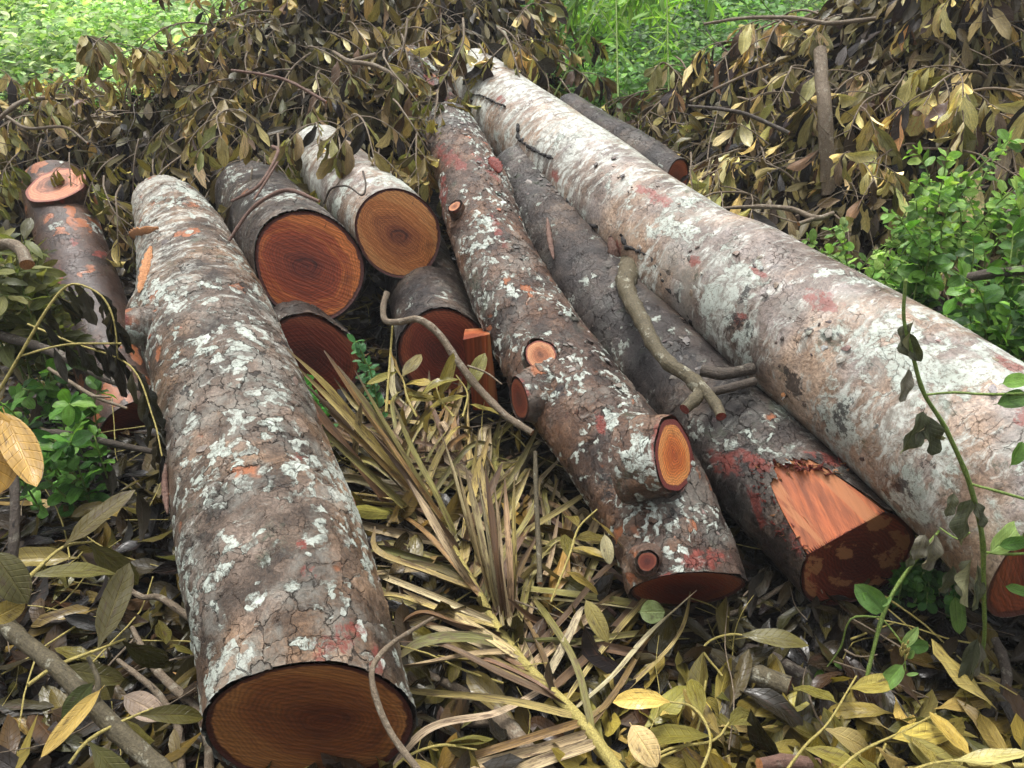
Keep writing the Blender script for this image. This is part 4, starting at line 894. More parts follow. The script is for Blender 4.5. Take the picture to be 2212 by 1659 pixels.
# greener sprays near the left logs and single ones that stand clear
for (x, y, d, az, s, tl, pr, lb) in (
    (255, 335, 3.75, -1.9, .8, .5, protoG, 'olive leaved branch hanging between the two left logs, nearer the hollowed end'),
    (330, 345, 3.70, -1.3, .8, .4, protoG, 'olive leaved branch drooping over the far end of the front left log'),
    (90, 300, 3.9, -1.6, .85, .5, protoG, 'olive leaved branch drooping in front of the hollowed pink end'),
    (40, 330, 3.8, -1.7, .8, .5, protoG, 'olive leaved branch hanging at the left edge beside the hollowed pink end'),
    (262, 400, 3.5, -1.7, .8, .7, protoL, 'dark wet branch hanging low between the two left logs'),
    (520, 250, 3.9, -1.5, 1.0, .3, protoL, 'brown branch hanging above the dark gap behind the front left log'),
    (600, 290, 3.85, -1.3, 1.0, .4, protoL, 'brown branch hanging above the dark red ended log'),
    (760, 250, 3.8, -1.2, 1.0, .3, protoL, 'brown branch hanging above the tan ended log'),
    (850, 215, 3.7, -1.2, .9, .5, protoL, 'brown branch hanging left of the middle log'),
    (690, 295, 3.75, -1.4, .8, .2, protoG, 'pale olive branch lying on top of the tan ended log'),
    (1000, 55, 4.4, -1.5, .9, .5, protoR, 'khaki leaved branch hanging right over the far tip of the big pale trunk'),
    (930, 60, 4.5, -1.7, .9, .5, protoR, 'khaki leaved branch hanging over the far tip of the rust streaked log'),
    (1080, 60, 4.7, -1.0, .9, .4, protoR, 'khaki leaved branch drooping to the right of the big trunk tip'),
    (1150, 120, 4.6, -.9, .8, .6, protoR, 'low khaki branch sloping down right of the big trunk tip'),
    (1210, 170, 4.4, -1.0, .7, .6, protoR, 'lowest khaki branch lying between the trunk and the thin grey log'),
    (270, 235, 4.25, .3, .8, 0, protoU, 'brown branch rising highest against the green, at upper left'),
    (345, 225, 4.3, .2, .75, 0, protoU, 'brown branch with limp leaves arching over the green at upper left'),
    (430, 185, 4.5, .5, .8, 0, protoU, 'brown branch standing up where the left heap meets the green'),
    (490, 120, 4.8, 2.6, .9, 0, protoU, 'brown branch standing up at the shoulder of the left heap'),
    (150, 330, 3.75, -1.2, .7, .6, protoG, 'olive leafed branch dangling across the hollow of the pink end'),
    (400, 330, 3.7, -1.8, .8, .6, protoL, 'brown branch drooping just behind the far end of the front log'),
    (560, 345, 3.9, -1.6, .8, .6, protoL, 'brown branch drooping down behind the dark red ended log'),
    (640, 320, 3.9, -1.7, .8, .6, protoG, 'olive brown branch hanging where the two short logs meet'),
    (820, 320, 3.55, -1.6, .75, .7, protoL, 'brown branch drooping between the tan ended log and the middle log'),
    (900, 290, 3.5, -1.5, .7, .7, protoL, 'brown branch hanging lowest beside the top of the middle log'),
    (930, 190, 3.7, -1.5, .6, .6, protoG, 'thin olive branch crossing in front of the rust streaked log'),
    (945, 195, 3.75, -1.5, .8, .7, protoL, 'brown branch hanging over the narrow far tip of the middle log'),
    (1492, 330, 3.45, -1.7, .7, .6, protoR, 'khaki branch drooping over the end of the thin grey log'),
    (1000, 40, 4.1, -1.5, 1.0, .6, protoR, 'khaki branch drooping between the tips of the pale trunk and its neighbour'),
    (1075, 60, 4.1, -1.2, 1.0, .6, protoR, 'khaki branch lying over the right shoulder of the pale trunk tip'),
    (880, 40, 4.05, -1.6, 1.1, .7, protoL, 'largest brown branch hanging down over the rust streaked far log'),
    (830, 110, 4.0, -1.4, 1.0, .6, protoL, 'brown branch hanging just left of the rust streaked far log'),
    (300, 300, 3.6, -1.7, .8, .8, protoG, 'olive branch hanging lowest between the two left logs'),
    (225, 380, 3.5, -1.3, .75, .6, protoL, 'dark brown branch resting on the far left log below its pink end'),
    (725, 285, 3.6, -1.2, .8, .4, protoL, 'brown branch whose leaves lie on the back of the tan ended log'),
    (545, 365, 3.6, -1.5, .8, .5, protoL, 'brown branch lying on the back of the dark red ringed log'),
    (868, 75, 4.25, -1.5, 1.0, .5, protoL, 'brown branch hanging over the tip of the rust streaked far log'),
    (905, 95, 4.2, -1.4, .8, .7, protoG, 'olive branch drooping between the two far log tips'),
    (1035, 95, 4.15, -1.3, .8, .7, protoR, 'khaki branch drooping on top of the big pale trunk tip'),
    (165, 255, 4.1, .2, 1.0, 0, protoU, 'brown branch rising alone against the green at far upper left'),
    (215, 260, 4.05, 2.8, .7, 0, protoU, 'brown branch rising beside the one standing alone at upper left'),
    (950, 235, 3.6, -1.4, .55, .6, protoG, 'small olive sprig hanging over the narrow part of the middle log')):
    put(pr, P(x, y, d), az, s, tl, lb)

# ------------------------------------------------------------------ litter on the ground
def litter():
    rs = np.random.default_rng(41)
    for (nm, x0, x1, y0, y1, n, nu, ns, L0, L1_, lb, zz) in (
        ('leaf_litter', -2.0, 2.0, .25, 2.0, 8500, 7, 4, .11, .205, 'wet olive and brown fallen leaves carpeting the ground in front of the logs', .10),
        ('leaf_litter', -3.2, 3.0, 2.0, 4.2, 7000, 5, 2, .09, .16, 'shaded fallen leaves covering the ground among and behind the logs', .09)):
        x = rs.uniform(x0, x1, n); y = rs.uniform(y0, y1, n)
        lay = rs.random(n); z = gz(x, y) + .005 + lay * zz + .03 * lump(np.stack([x, y, x * 0], 1), 9)
        a = rs.uniform(0, 6.28, n); d = np.stack([np.cos(a), np.sin(a), rs.normal(-.05, .30, n)], 1)
        up = np.stack([rs.normal(0, .42, n), rs.normal(-.1, .42, n), np.ones(n) * np.where(rs.random(n) < .3, -1, 1)], 1)
        c = pal(n, *LITTER_PAL, var=.28, rs=rs) * .74
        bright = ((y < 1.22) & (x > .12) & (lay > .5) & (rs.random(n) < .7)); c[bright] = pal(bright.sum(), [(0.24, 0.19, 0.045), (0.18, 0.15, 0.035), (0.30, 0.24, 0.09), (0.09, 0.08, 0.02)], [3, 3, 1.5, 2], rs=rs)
        shade = (x > .42) & (y > 1.28); c[shade] = pal(shade.sum(), [(.018, .014, .008), (.035, .03, .012), (.009, .008, .007), (.06, .05, .015)], [3, 2.4, 3, 1], rs=rs)  # deep shade under the right hand logs put into darker leaf colours
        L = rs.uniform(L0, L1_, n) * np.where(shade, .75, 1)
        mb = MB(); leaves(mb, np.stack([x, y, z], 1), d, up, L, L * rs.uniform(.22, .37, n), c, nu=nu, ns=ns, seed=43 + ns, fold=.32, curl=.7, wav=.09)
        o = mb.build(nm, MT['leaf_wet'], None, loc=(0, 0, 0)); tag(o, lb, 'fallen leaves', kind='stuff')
litter()
# fine twigs strewn through the litter
mb = MB(); rs = np.random.default_rng(77)
for i in range(900):
    x, y = rs.uniform(-1.9, 1.9), rs.uniform(.4, 3.4); a = rs.uniform(0, 6.28); l = rs.uniform(.08, .42); z = float(gz(x, y)) + rs.uniform(.04, .14)
    q = np.array([x, y, z]); dd = np.array([math.cos(a), math.sin(a), rs.normal(0, .10)]); r0 = rs.uniform(.0012, .0035); pts = []
    for j in range(4): pts.append((*q, r0 * (1 - .15 * j))); q = q + dd * l / 3; dd = nrm(dd + rs.normal(0, .24, 3) * [1, 1, .5])
    tube(mb, pts, sides=5, step=.06, seed=i * .3, m=int(rs.random() < .45))
o = mb.build('fine_twigs', [MT['twig_yellow'], MT['twig']], None, loc=(0, 0, 0)); tag(o, 'thin dry twigs and leaf stalks strewn through the fallen leaves', 'twigs', kind='stuff')

mb = MB(); rs = np.random.default_rng(78)
for i in range(520):
    fn, x0, x1, y0, y1 = ((heap_left, -3.2, .2, 3.8, 5.6), (heap_right, .7, 3.0, 2.9, 5.0))[i % 2]
    x, y = rs.uniform(x0, x1), rs.uniform(y0, y1); z = float(fn(x, y))
    if z - gz(x, y) < .1: continue
    a = rs.uniform(0, 6.28); dd = nrm(np.array([math.cos(a), math.sin(a) - .3, rs.uniform(-.5, .6)])); q = np.array([x, y, z + rs.uniform(0, .12)]); l = rs.uniform(.15, .6); r0 = rs.uniform(.0015, .0045); pts = []
    for j in range(5): pts.append((*q, r0 * (1 - .17 * j))); q = q + dd * l / 4; dd = nrm(dd + rs.normal(0, .22, 3) + [0, 0, -.12])
    tube(mb, pts, sides=5, step=.06, seed=i * .3, m=i % 3 == 0)
o = mb.build('fine_twigs', [MT['twig'], MT['twig_dark']], None, loc=(0, 0, 0)); tag(o, 'bare thin twigs poking out of the two leaf heaps', 'twigs', kind='stuff')
# ------------------------------------------------------------------ sticks and fallen branches
def stick(label, specs, mat='twig', cat='stick', end='torn', name='fallen_branch', **k):
    return tubes(name, specs, [MT[mat], MT[end]], None, label, cat, mcap=1, **k)
stick('crooked bare stick with a bent up tip in the gap between the logs', [[(*P(836, 632, 2.62), 0.0108), (*P(828, 660, 2.60), 0.0096), (*P(832, 692, 2.58), 0.0108), (*P(862, 695, 2.57), 0.0104), (*P(905, 690, 2.55), 0.0116), (*P(950, 725, 2.54), 0.0124), (*P(992, 785, 2.52), 0.0120), (*P(1040, 845, 2.50), 0.0120), (*P(1090, 895, 2.46), 0.0112), (*P(1150, 935, 2.42), 0.0104)],
     [(*P(1010, 790, 2.5), 0.0040), (*P(1050, 805, 2.48), 0.0032), (*P(1084, 830, 2.46), 0.0024)]], sides=12)
stick('thin pale twig curving down across the brown sawn end of the front log', [[(*P(935, 1335, 1.78), .004), (*P(885, 1365, 1.64), .0046), (*P(840, 1396, 1.53), .005), (*P(808, 1433, 1.46), .0056), (*P(804, 1472, 1.44), .0056), (*P(820, 1530, 1.42), .006), (*P(848, 1589, 1.40), .006), (*P(905, 1665, 1.36), .006)]], mat='twig', sides=9)
stick('thick forked branch lying under the palm frond at bottom centre', [gg((1008, 1330, .09, .011), (1032, 1385, .09, .012), (1075, 1465, .09, .015), (1066, 1532, .10, .020), (1115, 1590, .10, .020), (1200, 1690, .10, .021)),
     gg((1060, 1560, .07, .013), (1000, 1560, .07, .014), (900, 1562, .07, .013))], mat='twig', sides=12)
stick('grey stick between the sawn end and the palm frond', [gg((860, 1430, .08, .010), (930, 1460, .09, .010), (995, 1490, .09, .011), (1065, 1540, .08, .012))], mat='twig')
stick('thick smooth branch slanting across the bottom left corner', [[(*P(-60, 1270, 1.62), .015), (*P(16, 1352, 1.56), .016), (*P(85, 1412, 1.52), .0155), (*P(148, 1468, 1.48), .0165), (*P(234, 1558, 1.43), .017), (*P(350, 1668, 1.38), .017), (*P(450, 1760, 1.34), .017)],
     [(*P(205, 1520, 1.44), .007), (*P(212, 1470, 1.46), .005), (*P(190, 1420, 1.48), .0035)]], mat='twig_olive', sides=12)
stick('grey twig running up to the left side of the front log', [gg((240, 1225, .14, .004), (270, 1265, .14, .006), (310, 1290, .14, .0075), (347, 1292, .13, .009), (425, 1345, .10, .010))], mat='twig')
stick('winding grey branch beside the lower left edge of the front log', [gg((285, 1355, .15, .006), (318, 1420, .14, .0075), (332, 1441, .14, .009), (372, 1482, .13, .0105), (425, 1535, .12, .0115), (449, 1597, .11, .011), (452, 1680, .1, .011)), gg((332, 1441, .14, .006), (345, 1410, .16, .004))], mat='twig', sides=10)
stick('second winding grey branch, left of the one touching the front log', [gg((254, 1425, .15, .005), (300, 1462, .15, .007), (338, 1495, .14, .008), (375, 1550, .13, .0085), (390, 1600, .12, .009), (392, 1680, .12, .009))], mat='twig')
stick('long dark branch crossing in front of the far left log', [[(*P(-40, 705, 2.75), .017), (*P(0, 723, 2.72), .017), (*P(70, 745, 2.66), .016), (*P(133, 768, 2.60), .0155), (*P(234, 819, 2.52), .0135), (*P(330, 842, 2.46), .012)]], mat='twig_dark', end='twig_dark')
stick('thin bare twig just below the long dark branch at left', [[(*P(105, 796, 2.55), .006), (*P(160, 830, 2.50), .006), (*P(207, 858, 2.46), .0062), (*P(275, 882, 2.42), .004)], [(*P(200, 856, 2.46), .005), (*P(240, 858, 2.44), .003)]], mat='twig')
stick('forked grey branch reaching to the lower end of the far left log', [gg((90, 932, .26, .010), (160, 940, .25, .0115), (250, 960, .24, .011), (330, 976, .22, .008), (352, 985, .2, .005)), gg((160, 943, .25, .008), (178, 975, .2, .007), (215, 1010, .12, .005))], mat='twig_dark', sides=10)
stick('curved sawn off branch stub poking in at the left edge', [[(*P(-40, 545, 2.70), .019), (*P(0, 530, 2.68), .019), (*P(25, 527, 2.66), .019), (*P(48, 543, 2.63), .0195), (*P(58, 572, 2.60), .020)]], mat='twig', sides=14)
stick('dark upright twig at the left edge below the orange leaves', [[(*P(28, 1000, 1.62), .008), (*P(32, 1100, 1.58), .009), (*P(24, 1250, 1.55), .010), (*P(0, 1400, 1.6), .010)]], mat='twig_dark')
stick('mossy log section with a torn red end in the leaves under the notched log', [gg((1500, 1408, .10, .023), (1560, 1432, .10, .026), (1630, 1455, .10, .026), (1705, 1484, .10, .025))], mat='twig_olive', end='torn_red', sides=16, cat='branch')
stick('dim thick branch just behind the mossy log section with a torn end', [gg((1600, 1400, .07, .020), (1680, 1430, .07, .020), (1760, 1475, .06, .018))], mat='twig_dark', sides=12)
stick('bare twig in the dark leaves right of the mossy section', [gg((1629, 1503, .07, .007), (1699, 1565, .07, .008), (1790, 1583, .07, .009), (1850, 1600, .06, .008))], mat='twig')
stick('yellowish twig between the two sawn ends under the middle logs', [gg((1500, 1352, .07, .006), (1543, 1337, .08, .007), (1620, 1310, .08, .007), (1705, 1258, .08, .006))], mat='twig')
stick('dark root like branch curving in the shade at lower right', [gg((2040, 1580, .05, .011), (2129, 1546, .06, .012), (2172, 1480, .1, .0125), (2168, 1425, .14, .012), (2150, 1380, .16, .010))], mat='twig_dark', end='twig_dark')
stick('reddish brown stick nearly hidden by leaves at the bottom edge', [gg((1640, 1652, .14, .014), (1700, 1646, .14, .016), (1770, 1652, .13, .015))], mat='twig_red')
stick('long pale yellow stem along the bottom right edge', [gg((1960, 1662, .15, .006), (2080, 1652, .15, .006), (2230, 1655, .15, .006))], mat='twig_yellow')
stick('slim pale stem standing beside the middle log', [[(*P(1156, 975, 2.22), .006), (*P(1158, 1060, 2.18), .007), (*P(1163, 1170, 2.12), .0075), (*P(1166, 1260, 2.05), .0075)]], mat='twig_olive')
stick('thin dry stem standing in front of the dark hollow', [[(*P(848, 700, 2.60), .003), (*P(843, 770, 2.58), .004), (*P(834, 890, 2.50), .0045)]], mat='twig_yellow')
stick('long reddish branch sticking out across the left heap', [[(*P(500, 152, 3.95), .007), (*P(560, 160, 3.9), .007), (*P(625, 176, 3.85), .008), (*P(705, 221, 3.8), .008)]], mat='twig_red')
stick('pale bent branch above the rust streaked far log', [[(*P(720, 112, 4.3), .009), (*P(755, 132, 4.2), .012), (*P(812, 142, 4.05), .011), (*P(862, 172, 3.95), .011), (*P(900, 208, 3.85), .008)], [(*P(755, 132, 4.2), .01), (*P(812, 118, 4.2), .012)]], mat='twig')
stick('pale forked branch at the left edge on top of the heap', [[(*P(-20, 275, 4.1), .010), (*P(22, 236, 4.1), .012), (*P(60, 216, 4.15), .012), (*P(116, 211, 4.2), .010)], [(*P(15, 252, 4.05), .008), (*P(60, 277, 4.0), .008), (*P(140, 275, 3.95), .007), (*P(190, 310, 3.9), .006)]], mat='twig')
stick('long bare branch lying along the top of the right heap', [[(*P(1520, 52, 4.45), .007), (*P(1600, 40, 4.35), .009), (*P(1707, 38, 4.2), .010), (*P(1790, 50, 4.1), .011), (*P(1892, 40, 4.05), .011)]], mat='twig')
stick('dark branch arching out of the middle of the right heap', [[(*P(1486, 229, 3.95), .007), (*P(1560, 236, 3.85), .009), (*P(1621, 250, 3.78), .010), (*P(1705, 288, 3.7), .010)]], mat='twig_dark')
stick('thin slanting branch on the left flank of the right heap', [[(*P(1490, 219, 4.1), .006), (*P(1560, 185, 4.05), .007), (*P(1660, 140, 4.0), .007)]], mat='twig')
stick('forked bare branch low on the right heap above the trunk', [[(*P(1560, 450, 3.35), .006), (*P(1640, 446, 3.3), .009), (*P(1710, 452, 3.25), .011), (*P(1762, 471, 3.2), .012), (*P(1800, 460, 3.22), .009)], [(*P(1762, 471, 3.2), .009), (*P(1725, 484, 3.18), .008)]], mat='twig')
stick('small arched root resting just behind the big trunk', [[(*P(1700, 545, 2.95), .008), (*P(1722, 540, 2.92), .010), (*P(1748, 556, 2.9), .008)]], mat='twig')
stick('dark wet branch lying through the green bush at right', [[(*P(2090, 600, 2.5), .016), (*P(2150, 590, 2.45), .016), (*P(2260, 578, 2.4), .016)]], mat='twig_dark')
stick('sawn pale post standing upright in the right heap', [[(*P(1771, 108, 3.72), .030), (*P(1776, 180, 3.66), .031), (*P(1783, 260, 3.62), .033), (*P(1790, 420, 3.7), .034)]], mat='twig', end='torn', name='cut_post', cat='post', sides=18, knots=.0)
stick('looped dead vine lying on the pale bark of the tan ended log', [[(*P(700, 440, 3.02), .004), (*P(715, 408, 2.98), .004), (*P(750, 402, 2.94), .0035), (*P(782, 422, 2.88), .0035), (*P(790, 400, 2.90), .0035), (*P(784, 370, 2.96), .004)]], mat='twig_dark')
stick('bare twig draped over the top of the dark red ended log', [[(*P(495, 520, 3.0), .006), (*P(540, 455, 3.02), .007), (*P(590, 420, 3.02), .008), (*P(630, 412, 3.02), .008), (*P(690, 435, 2.98), .007)], [(*P(500, 435, 3.2), .006), (*P(560, 400, 3.2), .007), (*P(600, 330, 3.3), .007), (*P(590, 318, 3.35), .010)], [(*P(550, 430, 3.1), .005), (*P(600, 350, 3.2), .005)]], mat='twig_red')

# ------------------------------------------------------------------ palm fronds
def strap(path, wd, seed):
    S = catmull(path, .02); C = S[:, :3]; T = nrm(np.gradient(C, axis=0)); n = len(C); t = np.linspace(0, 1, n)
    upv = nrm(np.array([0, 0, 1.0]) - T * T[:, 2:3]); lat = np.cross(T, upv)
    rs = np.random.default_rng(seed); roll = rs.normal(0, .5) + t * rs.normal(0, .9)
    lat, upv = lat * np.cos(roll)[:, None] + upv * np.sin(roll)[:, None], -lat * np.sin(roll)[:, None] + upv * np.cos(roll)[:, None]
    w_ = wd * np.minimum(1, (t * 14 + .35)) * np.clip((1.02 - t) * 3.2, .02, 1) ** .7
    fo = rs.uniform(.2, .9); s = np.array([-1, -.5, 0, .5, 1.0])
    V = C[:, None] + (w_[:, None] * s[None] * .5 * math.cos(fo))[..., None] * lat[:, None] + (w_[:, None] * (np.abs(s)[None] - .5) * .5 * math.sin(fo))[..., None] * upv[:, None]
    luv = np.zeros((n, 5, 3)); luv[..., 0] = t[:, None]; luv[..., 1] = s; luv[..., 2] = rs.random()
    return V.reshape(-1, 3), grid_faces(n, 5, wrap=False), luv.reshape(-1, 3)
PALM = ([(0.50, 0.40, 0.14), (0.30, 0.26, 0.08), (0.52, 0.41, 0.22), (0.17, 0.10, 0.05), (0.22, 0.20, 0.06), (0.58, 0.50, 0.30), (0.28, 0.17, 0.06)], [2.4, 2.4, 3, 2, 1.3, 1.4, 1.4])
def frond(label, rach, n, seed, r0=.012, Lr=(.34, .58), sides=(1, -1), extra=(), rmat='twig_yellow'):
    rs = np.random.default_rng(seed)
    R0 = np.array([(*G(x, y, h), r) for x, y, h, r in rach]); root = empty('palm_frond', R0[0, :3] - [0, 0, .05], label, 'palm frond')
    mb = MB(); tube(mb, R0, sides=10, step=.02, seed=seed, wob=.08); mb.build('midrib', MT[rmat], root)
    S = catmull(R0, .01)[:, :3]; m = len(S)
    def add(path, wd):
        V, Q, luv = strap(path, wd, rs.integers(1e6)); tn = np.ones((len(V), 4)); tn[:, :3] = pal(1, *PALM, var=.15, rs=rs) * .84
        mk('leaflet', V, Q, MT['palm'], root, {'luv': luv, 'tint': tn})
    for i in range(n):
        u = (i + rs.random()) / n; k = min(m - 2, int((.06 + .94 * u) * (m - 1))); c = S[k]; t = nrm(S[min(k + 3, m - 1)] - S[max(k - 3, 0)]); t[2] *= .3; t = nrm(t)
        sd = sides[i % 2]; side = np.array([-t[1], t[0], 0]) * sd
        a = rs.uniform(.25, 1.5) * (1.1 - .45 * u); L = rs.uniform(*Lr) * (1.0 if u < .8 else .9)
        d = nrm(t * math.cos(a) + side * math.sin(a)); lift = rs.uniform(-.015, .05)
        p1 = c + d * L * .33 + [0, 0, lift]; p2 = c + d * L * .68 + np.array([0, 0, lift * 1.1]) + rs.normal(0, .02, 3); p3 = c + d * L + np.array([0, 0, rs.uniform(-.06, .10)]) + rs.normal(0, .045, 3)
        if rs.random() < .42:   # snapped leaflet, hanging down past the kink
            dd = nrm(d + rs.normal(0, .6, 3)); p3 = p2 + dd * L * .3 + [0, 0, -.08]
        path = [c + [0, 0, .004], p1, p2, p3]
        path = [(*q[:2], max(q[2], float(gz(q[0], q[1])) + .075)) for q in path]
        add(path, rs.uniform(.018, .034))
    for e in extra: add([P(*q) for q in e], rs.uniform(.020, .036))
EX = []
rs = np.random.default_rng(9)
for (tx, ty, bx, by) in ((1030, 1020, 1085, 1340), (1048, 1012, 1090, 1350), (1066, 1030, 1098, 1345), (1090, 1032, 1104, 1330), (1112, 1020, 1110, 1320), (1005, 1010, 1075, 1330), (1040, 1000, 1070, 1200),
                         (985, 1000, 1060, 1300), (880, 1035, 1030, 1280), (955, 940, 1040, 1230), (1085, 1000, 1000, 1190), (1145, 1010, 1060, 1180), (1190, 985, 1080, 1080)):
    b = G(bx, by, .10); q = b - CAM; db = float(q @ FW)
    EX.append([(bx, by, db), ((bx * 2 + tx) / 3 + rs.normal(0, 3), (by * 2 + ty) / 3, db - .02), ((bx + tx * 2) / 3, (by + ty * 2) / 3, db + .02), (tx, ty, db + .07)])
for (tx, ty, td, bx, by) in ((618, 752, 2.45, 860, 1010), (640, 790, 2.42, 900, 1060), (700, 757, 2.48, 905, 1060), (622, 800, 2.40, 840, 1090), (730, 790, 2.46, 925, 1080), (766, 800, 2.48, 940, 1100),
                             (660, 830, 2.40, 880, 1070), (640, 868, 2.36, 900, 1120), (770, 860, 2.40, 960, 1130), (850, 870, 2.42, 985, 1160), (800, 930, 2.38, 990, 1190), (780, 870, 2.4, 765, 1010), (900, 925, 2.35, 850, 1000), (700, 880, 2.36, 930, 1100)):
    b = G(bx, by, .11); db = float((b - CAM) @ FW)
    EX.append([(bx, by, db), ((bx * 2 + tx) / 3, (by * 2 + ty) / 3, (db * 2 + td) / 3 - .01), ((bx + tx * 2) / 3 + rs.normal(0, 4), (by + ty * 2) / 3, (db + td * 2) / 3), (tx, ty, td)])
for (tx, ty, bx, by) in ((1550, 1345, 1130, 1290), (1480, 1330, 1110, 1270), (1530, 1360, 1170, 1400), (1400, 1250, 1120, 1160), (1440, 1330, 1110, 1060), (1360, 1190, 1120, 1010), (1345, 1400, 1110, 1385), (1500, 1440, 1230, 1390)):
    b = G(bx, by, .11); e = G(tx, ty, .09); db = float((b - CAM) @ FW); de = float((e - CAM) @ FW)
    EX.append([(bx, by, db), ((bx * 2 + tx) / 3, (by * 2 + ty) / 3 - 6, (db * 2 + de) / 3 - .04), ((bx + tx * 2) / 3 + rs.normal(0, 8), (by + ty * 2) / 3 - 6, (db + de * 2) / 3 - .03), (tx, ty, de)])
frond('dead yellow palm frond lying between the logs, its thick midrib pointing to the bottom edge', [(1345, 1675, .13, .015), (1238, 1538, .12, .0140), (1140, 1441, .12, .012), (1081, 1362, .12, .011), (1015, 1245, .11, .009), (984, 1187, .11, .008), (945, 1109, .11, .007), (886, 1031, .11, .005), (840, 960, .13, .003)], 96, 5, extra=EX)
frond('brown dead palm frond lying underneath the yellow one', [(1330, 1330, .07, .007), (1220, 1230, .08, .007), (1120, 1130, .09, .007), (1020, 1020, .10, .006), (900, 910, .12, .004)], 98, 6, Lr=(.2, .46), rmat='twig_red')

# ------------------------------------------------------------------ leafy sprigs, vines, bushes
def plant(name, label, cat, stems, leafspec, mats, group=None, seed=0, extra=()):
    """stems: list of paths (x,y,z,r); leafspec: dict(step, L, W ratio, droop, pal)"""
    rs = np.random.default_rng(seed); mb = MB(); B = []; D = []; N = []; L = []
    for i, s in enumerate(stems):
        tube(mb, s, sides=7, step=.02, seed=seed + i, knots=.2)
        S = catmull(s, .01)[:, :3]; n = len(S); k = int(leafspec.get('start', .15) * n); j = 0
        while k < n - 1:
            t = nrm(S[k + 1] - S[k]); a = j * 2.4 + rs.normal(0, .4)
            s1 = nrm(np.cross(t, [0.1, 0.2, 1])); s2 = np.cross(t, s1); side = s1 * math.cos(a) + s2 * math.sin(a)
            for _ in range(leafspec.get('per', 1)):
                B.append(S[k]); D.append(t * .5 + side * rs.uniform(.5, 1) + np.array([0, 0, -leafspec.get('droop', .3)]) + rs.normal(0, .2, 3))
                N.append(np.array([0, -.15, 1.0]) + side * .2 + rs.normal(0, .3, 3)); L.append(rs.uniform(*leafspec['L'])); side = -side
            k += max(1, int(leafspec['step'] * rs.uniform(.6, 1.4) / .01)); j += 1
    for (b, d, nn, l) in extra: B.append(b); D.append(d); N.append(nn); L.append(l)
    L = np.array(L); m = len(L); root = empty(name, np.array(stems[0][0][:3]), label, cat, group)
    mb.build('stem', mats[0], root); ml = MB()
    leaves(ml, np.array(B), np.array(D), np.array(N), L, L * leafspec.get('ratio', .5) * rs.uniform(.85, 1.15, m), pal(m, *leafspec['pal'], var=.18, rs=rs), nu=8, ns=4, seed=seed,
           fold=leafspec.get('fold', .3), curl=leafspec.get('curl', .4), wav=leafspec.get('wav', .05), shape=leafspec.get('shape', .6))
    ml.build('leaves', mats[1], root); return root
SPR = ([(0.30, 0.24, 0.06), (0.22, 0.19, 0.05), (0.16, 0.14, 0.035), (0.36, 0.29, 0.12)], [3, 3, 2, 1])
DK = ([(0.055, 0.050, 0.018), (0.09, 0.08, 0.025), (0.035, 0.032, 0.018)], [2, 2, 1])
def sprig(label, pts, L=(.13, .19), step=.05, pal_=SPR, seed=0, droop=.5, h=None, mat='twig_yellow'):
    return plant('leafy_sprig', label, 'sprig', [[(*P(x, y, d), r) for x, y, d, r in p] for p in pts], dict(step=step, L=L, ratio=.30, droop=droop, pal=pal_, start=.3, fold=.25, curl=.5), (MT[mat], MT['leaf_wet']), seed=seed)
sprig('yellow sprig standing highest among the leaves at the bottom centre right', [[(1340, 1690, 1.62, .003), (1440, 1620, 1.66, .003), (1540, 1600, 1.70, .003), (1575, 1560, 1.72, .002)], [(1420, 1640, 1.64, .003), (1500, 1590, 1.70, .0028), (1525, 1470, 1.78, .002)]], seed=51)
sprig('yellow sprig with a long straight stalk at the bottom, right of centre', [[(1680, 1690, 1.62, .003), (1740, 1610, 1.68, .003), (1790, 1560, 1.74, .0025), (1850, 1460, 1.82, .002)]], seed=52)
sprig('pale yellow sprig at the bottom edge under the lower right shade', [[(1780, 1700, 1.58, .003), (1850, 1630, 1.64, .003), (1950, 1580, 1.72, .0025), (2022, 1542, 1.78, .002)]], seed=53)
sprig('broad leaved yellow sprig in the very bottom right', [[(1900, 1720, 1.50, .003), (1980, 1660, 1.56, .003), (2080, 1640, 1.6, .0025), (2190, 1630, 1.66, .002)]], seed=54)
sprig('yellow sprig whose stalk bends over at the bottom, left of the brown stick', [[(1500, 1700, 1.55, .003), (1535, 1600, 1.62, .003), (1500, 1530, 1.68, .0028), (1440, 1515, 1.72, .002)]], seed=55)
sprig('sprig of dark wet leaves at the left below the orange leaves', [[(20, 1290, 1.5, .004), (80, 1230, 1.56, .004), (140, 1180, 1.62, .003), (200, 1170, 1.66, .002)]], pal_=DK, seed=56)
sprig('sprig of dark olive leaves near the bottom left branch', [[(60, 1480, 1.45, .004), (120, 1440, 1.5, .004), (220, 1400, 1.55, .003), (270, 1380, 1.6, .002)]], pal_=DK, seed=57)
sprig('sprig of olive leaves hanging beneath the bottom left branch', [[(150, 1650, 1.35, .003), (190, 1600, 1.38, .003), (260, 1560, 1.42, .003), (330, 1530, 1.46, .002)]], pal_=([(0.2, .16, .04), (0.1, .09, .025)], [1, 2]), seed=58)
sprig('sprig of pale yellow leaves below the brown sawn end', [[(820, 1700, 1.62, .003), (870, 1640, 1.66, .003), (950, 1610, 1.70, .003), (1030, 1620, 1.72, .002)]], seed=59, L=(.09, .13))
sprig('sprig of olive leaves beside the oval stub log, near the slim pale stem', [[(1190, 1300, 1.98, .003), (1230, 1200, 2.04, .003), (1250, 1140, 2.08, .003), (1290, 1100, 2.1, .002)]], pal_=([(0.2, .16, .04), (0.13, .11, .03)], [1, 2]), seed=60, L=(.10, .15))
